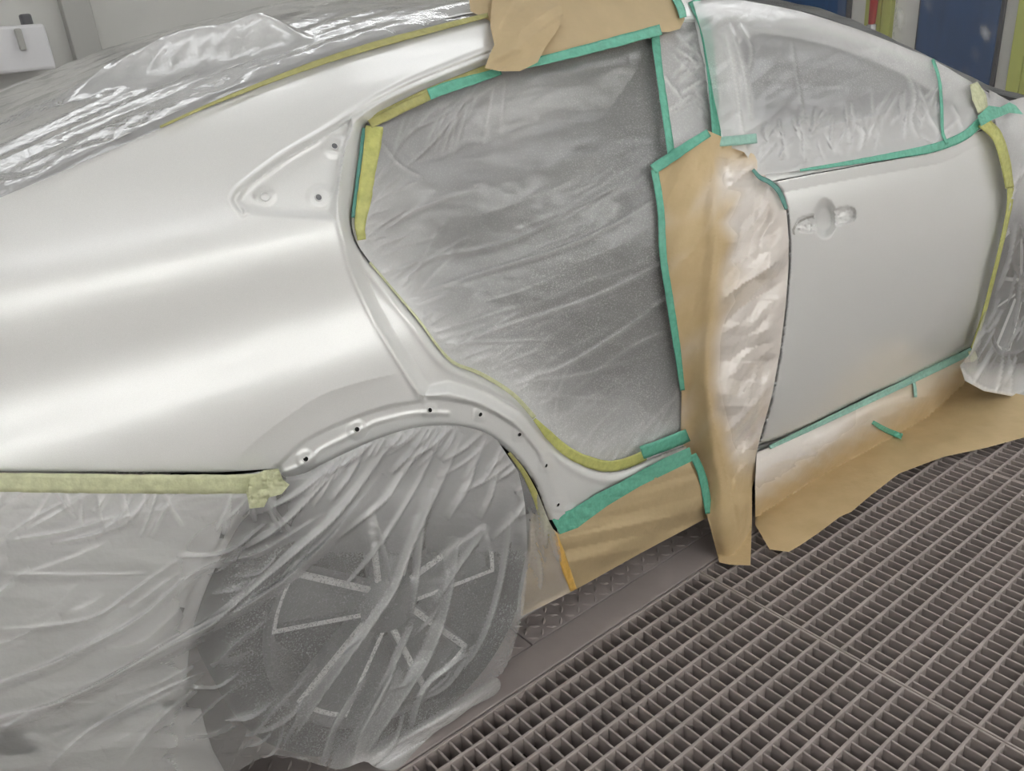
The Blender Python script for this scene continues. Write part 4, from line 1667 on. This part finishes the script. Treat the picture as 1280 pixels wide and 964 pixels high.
# roof rail paper and the crumpled piece over its end
RP = [(585, -14), (840, -14), (852, 6), (856, 24), (850, 36), (836, 40), (816, 40), (740, 58), (668, 76), (640, 84), (620, 60), (612, 26), (588, 14)]
f = patch('masking_paper', RP, lambda x, y: place(x, y, -.006 - .003 * ridged(x / 50.0, y / 30.0, 2, 70)), 3.0, M['paper'])
setprops(f, 'flat kraft paper strip along the roof rail above the rear doorway', 'masking paper')
CP = [(618, -14), (650, -14), (697, -10), (705, 22), (694, 42), (682, 58), (672, 78), (650, 89), (624, 89), (606, 85), (613, 66), (618, 56), (613, 34), (614, 10)]
f = patch('masking_paper', CP, lambda x, y: place(x, y, -.020 - .030 * (facet(x / 30.0 + y / 60, y / 34.0, 2, 71) - .3) - .012 * np.sin(np.clip((x - 610) / 90, 0, 1) * math.pi)), 2.4, M['paper'])
setprops(f, 'crumpled kraft paper scrap folded over the rear end of the roof rail', 'masking paper')

# =====================================================================
# tape
# =====================================================================


def tape(line, w, d, mat, label, cat='tape', **kw):
    pos = d if callable(d) else (lambda x, y: place(x, y, d))
    o = ribbon('masking_tape', line, w, pos, M[mat], **kw)
    return setprops(o, label, cat)


bt = lambda x, y: place(x, y, -.021 - .002 * ridged(x / 18.0, y / 9.0, 2, 80), None, blend_surf)
tape([(-180, 603), (-60, 603), (0, 603), (160, 605), (300, 605), (338, 602)], 24, bt, 'lime', 'pale yellow green tape sealing the film along the rear bumper top')
f = patch('masking_tape', [(312, 598), (330, 588), (348, 586), (354, 600), (362, 606), (352, 618), (336, 622), (330, 634), (312, 636), (308, 616)], lambda x, y: place(x, y, -.024 - .012 * ridged(x / 14.0, y / 12.0, 2, 81), None, blend_surf), 2.2, M['lime'])
setprops(f, 'crumpled knot of pale yellow tape at the bumper corner above the rear wheel', 'tape')
jt = lambda e: (lambda x, y: place(x, y, .018 + e - .003 * ridged(x / 10.0, y / 10.0, 2, 82)))
tape([(468, 158), (465, 185), (460, 215), (455, 250), (450, 280), (452, 300)], (22, 21, 19, 18, 15, 10), jt(0), 'yellow', 'yellow tape down the rear edge of the doorway film')
tape([(455, 160), (450, 200), (445, 240), (441, 272)], 4.5, jt(.002), 'teal', 'thin dark teal tape along the rear edge of the doorway')
tape([(462, 155), (500, 136), (536, 120), (560, 110)], (12, 13, 12, 9), jt(0), 'olive', 'olive yellow tape along the upper rear corner of the doorway')
tape([(458, 150), (500, 129), (545, 109), (612, 84)], (4, 5, 7, 9), jt(.001), 'olive', 'narrow olive tape on the jamb above the doorway corner', step=2)
tape([(536, 118), (560, 109), (590, 100), (626, 89)], (14, 14, 12, 9), jt(-.003), 'green', 'short green tape patch beside the crumpled kraft scrap')
tape([(640, 84), (680, 75), (740, 60), (826, 37)], (10, 12, 13, 13), -.016, 'green', 'green tape along the bottom of the roof rail paper')
tape([(818, 36), (823, 80), (830, 130), (839, 192)], (11, 9, 9, 9), .004, 'green', 'vertical green tape closing the front side of the doorway film')
tape([(867, 0), (880, 30), (887, 70), (892, 120), (896, 172)], (15, 14, 12, 11, 11), -.004, 'green', 'long vertical green tape down the centre pillar')
tape([(888, 178), (915, 176), (946, 173)], 12, -.024, 'green_pale', 'short level green tape above the centre pillar paper')
bpe = lambda e: (lambda x, y: place(x, y, bp_d(x, y) + e, .012))
tape([(816, 212), (840, 196), (864, 180), (886, 166)], (13, 13, 12, 10), bpe(-.004), 'green', 'green tape along the slanted top edge of the pillar paper')
tape([(818, 212), (826, 262), (829, 320), (838, 380), (847, 440), (853, 488)], (9, 9, 9, 9, 9, 6), bpe(-.004), 'green', 'long green tape down the rear edge of the pillar paper')
tape([(802, 566), (830, 556), (860, 544)], (16, 17, 16), .010, 'green', 'bright green tape patch at the lower front corner of the doorway')
tape([(668, 524), (690, 548), (713, 567), (740, 579), (764, 583), (788, 577), (806, 569)], (4, 11, 13, 14, 14, 13, 12), .012, 'yellow', 'yellow tape round the bottom curve of the doorway')
tape([(462, 328), (497, 369), (524, 401), (548, 434), (568, 454), (600, 467), (640, 492), (668, 522)], (3, 3, 3, 3, 4, 5, 5, 6), .016, 'lime', 'thin pale tape edge along the slanted rear side of the doorway')
GS = [(690, 650), (706, 640), (714, 637), (745, 618), (775, 603), (802, 588), (830, 573), (862, 559), (866, 576), (800, 608), (760, 632), (738, 648), (722, 660), (700, 668)]
f = patch('masking_tape', GS, lambda x, y: place(x, y, -.012 - .006 * ridged(x / 22.0, y / 16.0, 2, 84), None, lambda a, b: 0 * a + .028), 2.6, M['green'])
setprops(f, 'broad green tape sealing the top of the sill paper', 'tape')
tape([(866, 568), (876, 590), (882, 615), (886, 642)], (9, 10, 10, 9), lambda x, y: place(x, y, -.014, None, lambda a, b: 0 * a + .028), 'green', 'upright green tape joining sill paper and pillar paper')
tape([(636, 566), (654, 590), (669, 620), (679, 648), (690, 670)], (4, 6, 8, 9, 9), lambda x, y: place(x, y, -.004, None, lambda a, b: 0 * a + .012), 'olive', 'olive tape along the front lip of the rear wheel arch')
tape([(692, 668), (702, 695), (709, 716), (717, 738)], (9, 10, 10, 9), lambda x, y: place(x, y, -.020, None, lambda a, b: 0 * a + .028), 'amber', 'amber tape joining the sill paper and the film strip')
tape([(960, 560), (1040, 522), (1120, 484), (1170, 460), (1215, 438)], (5, 7, 8, 9, 9), lambda x, y: lp_pos(x, y) + np.array([-.001, -.006, .004]), 'green_pale', 'pale green tape along the bottom edge of the front door')
tape([(1000, 213), (1060, 204), (1120, 194), (1170, 184), (1205, 170), (1226, 152), (1246, 138)], (3, 5, 7, 9, 11, 11, 12), -.020, 'green', 'green tape along the belt line of the front window film')
tape([(1166, 74), (1174, 100), (1177, 135), (1178, 165), (1184, 180)], 4, -.022, 'green', 'thin upright green tape across the front window film')
f = patch('masking_tape', [(1222, 145), (1236, 132), (1250, 134), (1262, 128), (1270, 132), (1279, 143), (1262, 141), (1240, 150), (1226, 158)], lambda x, y: place(x, y, -.030 - .006 * ridged(x / 12.0, y / 9.0, 2, 85)), 2.2, M['green'])
setprops(f, 'torn green tape piece at the foot of the windscreen pillar', 'tape')
tape([(1217, 104), (1224, 122), (1229, 140)], (10, 18, 14), -.026, 'lime', 'pale yellow tape up the foot of the windscreen pillar')
tape([(1228, 152), (1246, 170), (1256, 200), (1262, 235)], (16, 14, 13, 11), -.028, 'yellow', 'yellow tape curling over the front top corner of the door')
tape([(1263, 232), (1262, 255), (1254, 295), (1243, 341), (1229, 395), (1216, 436)], (9, 6, 5, 5, 5, 6), -.024, 'yellow', 'thin yellow tape down the front edge of the door')
tape([(1214, 438), (1218, 452), (1214, 464), (1203, 462)], (9, 9, 7, 5), lambda x, y: place(x, y, -.05, .012), 'lime', 'pale yellow tape tail below the front corner of the door')
tape([(1089, 529), (1106, 539), (1126, 547)], (5, 7, 7), lambda x, y: lp_pos(x, y) + np.array([0, -.004, .005]), 'green', 'green tape tab stuck across the floor paper')
tape([(1138, 470), (1141, 484), (1142, 497)], 4, lambda x, y: lp_pos(x, y) + np.array([0, -.006, .003]), 'green_pale', 'pale green tape tab upright on the front sill paper')
tape([(842, -6), (850, 8), (854, 22)], (9, 10, 9), -.018, 'green', 'short green tape at the front end of the roof rail paper')
tape([(200, 162), (260, 135), (330, 107), (400, 81), (470, 59), (540, 40), (610, 22)], (3, 4, 6, 8, 9, 8, 6), lambda x, y: place(x, y - 3, -.012), 'olive', 'olive tape line under the film along the quarter panel top')
tape([(941, 212), (950, 222), (962, 228), (974, 240), (983, 262)], (4, 6, 6, 6, 4), -.030, 'teal', 'crumpled teal tape at the upper rear corner of the door')
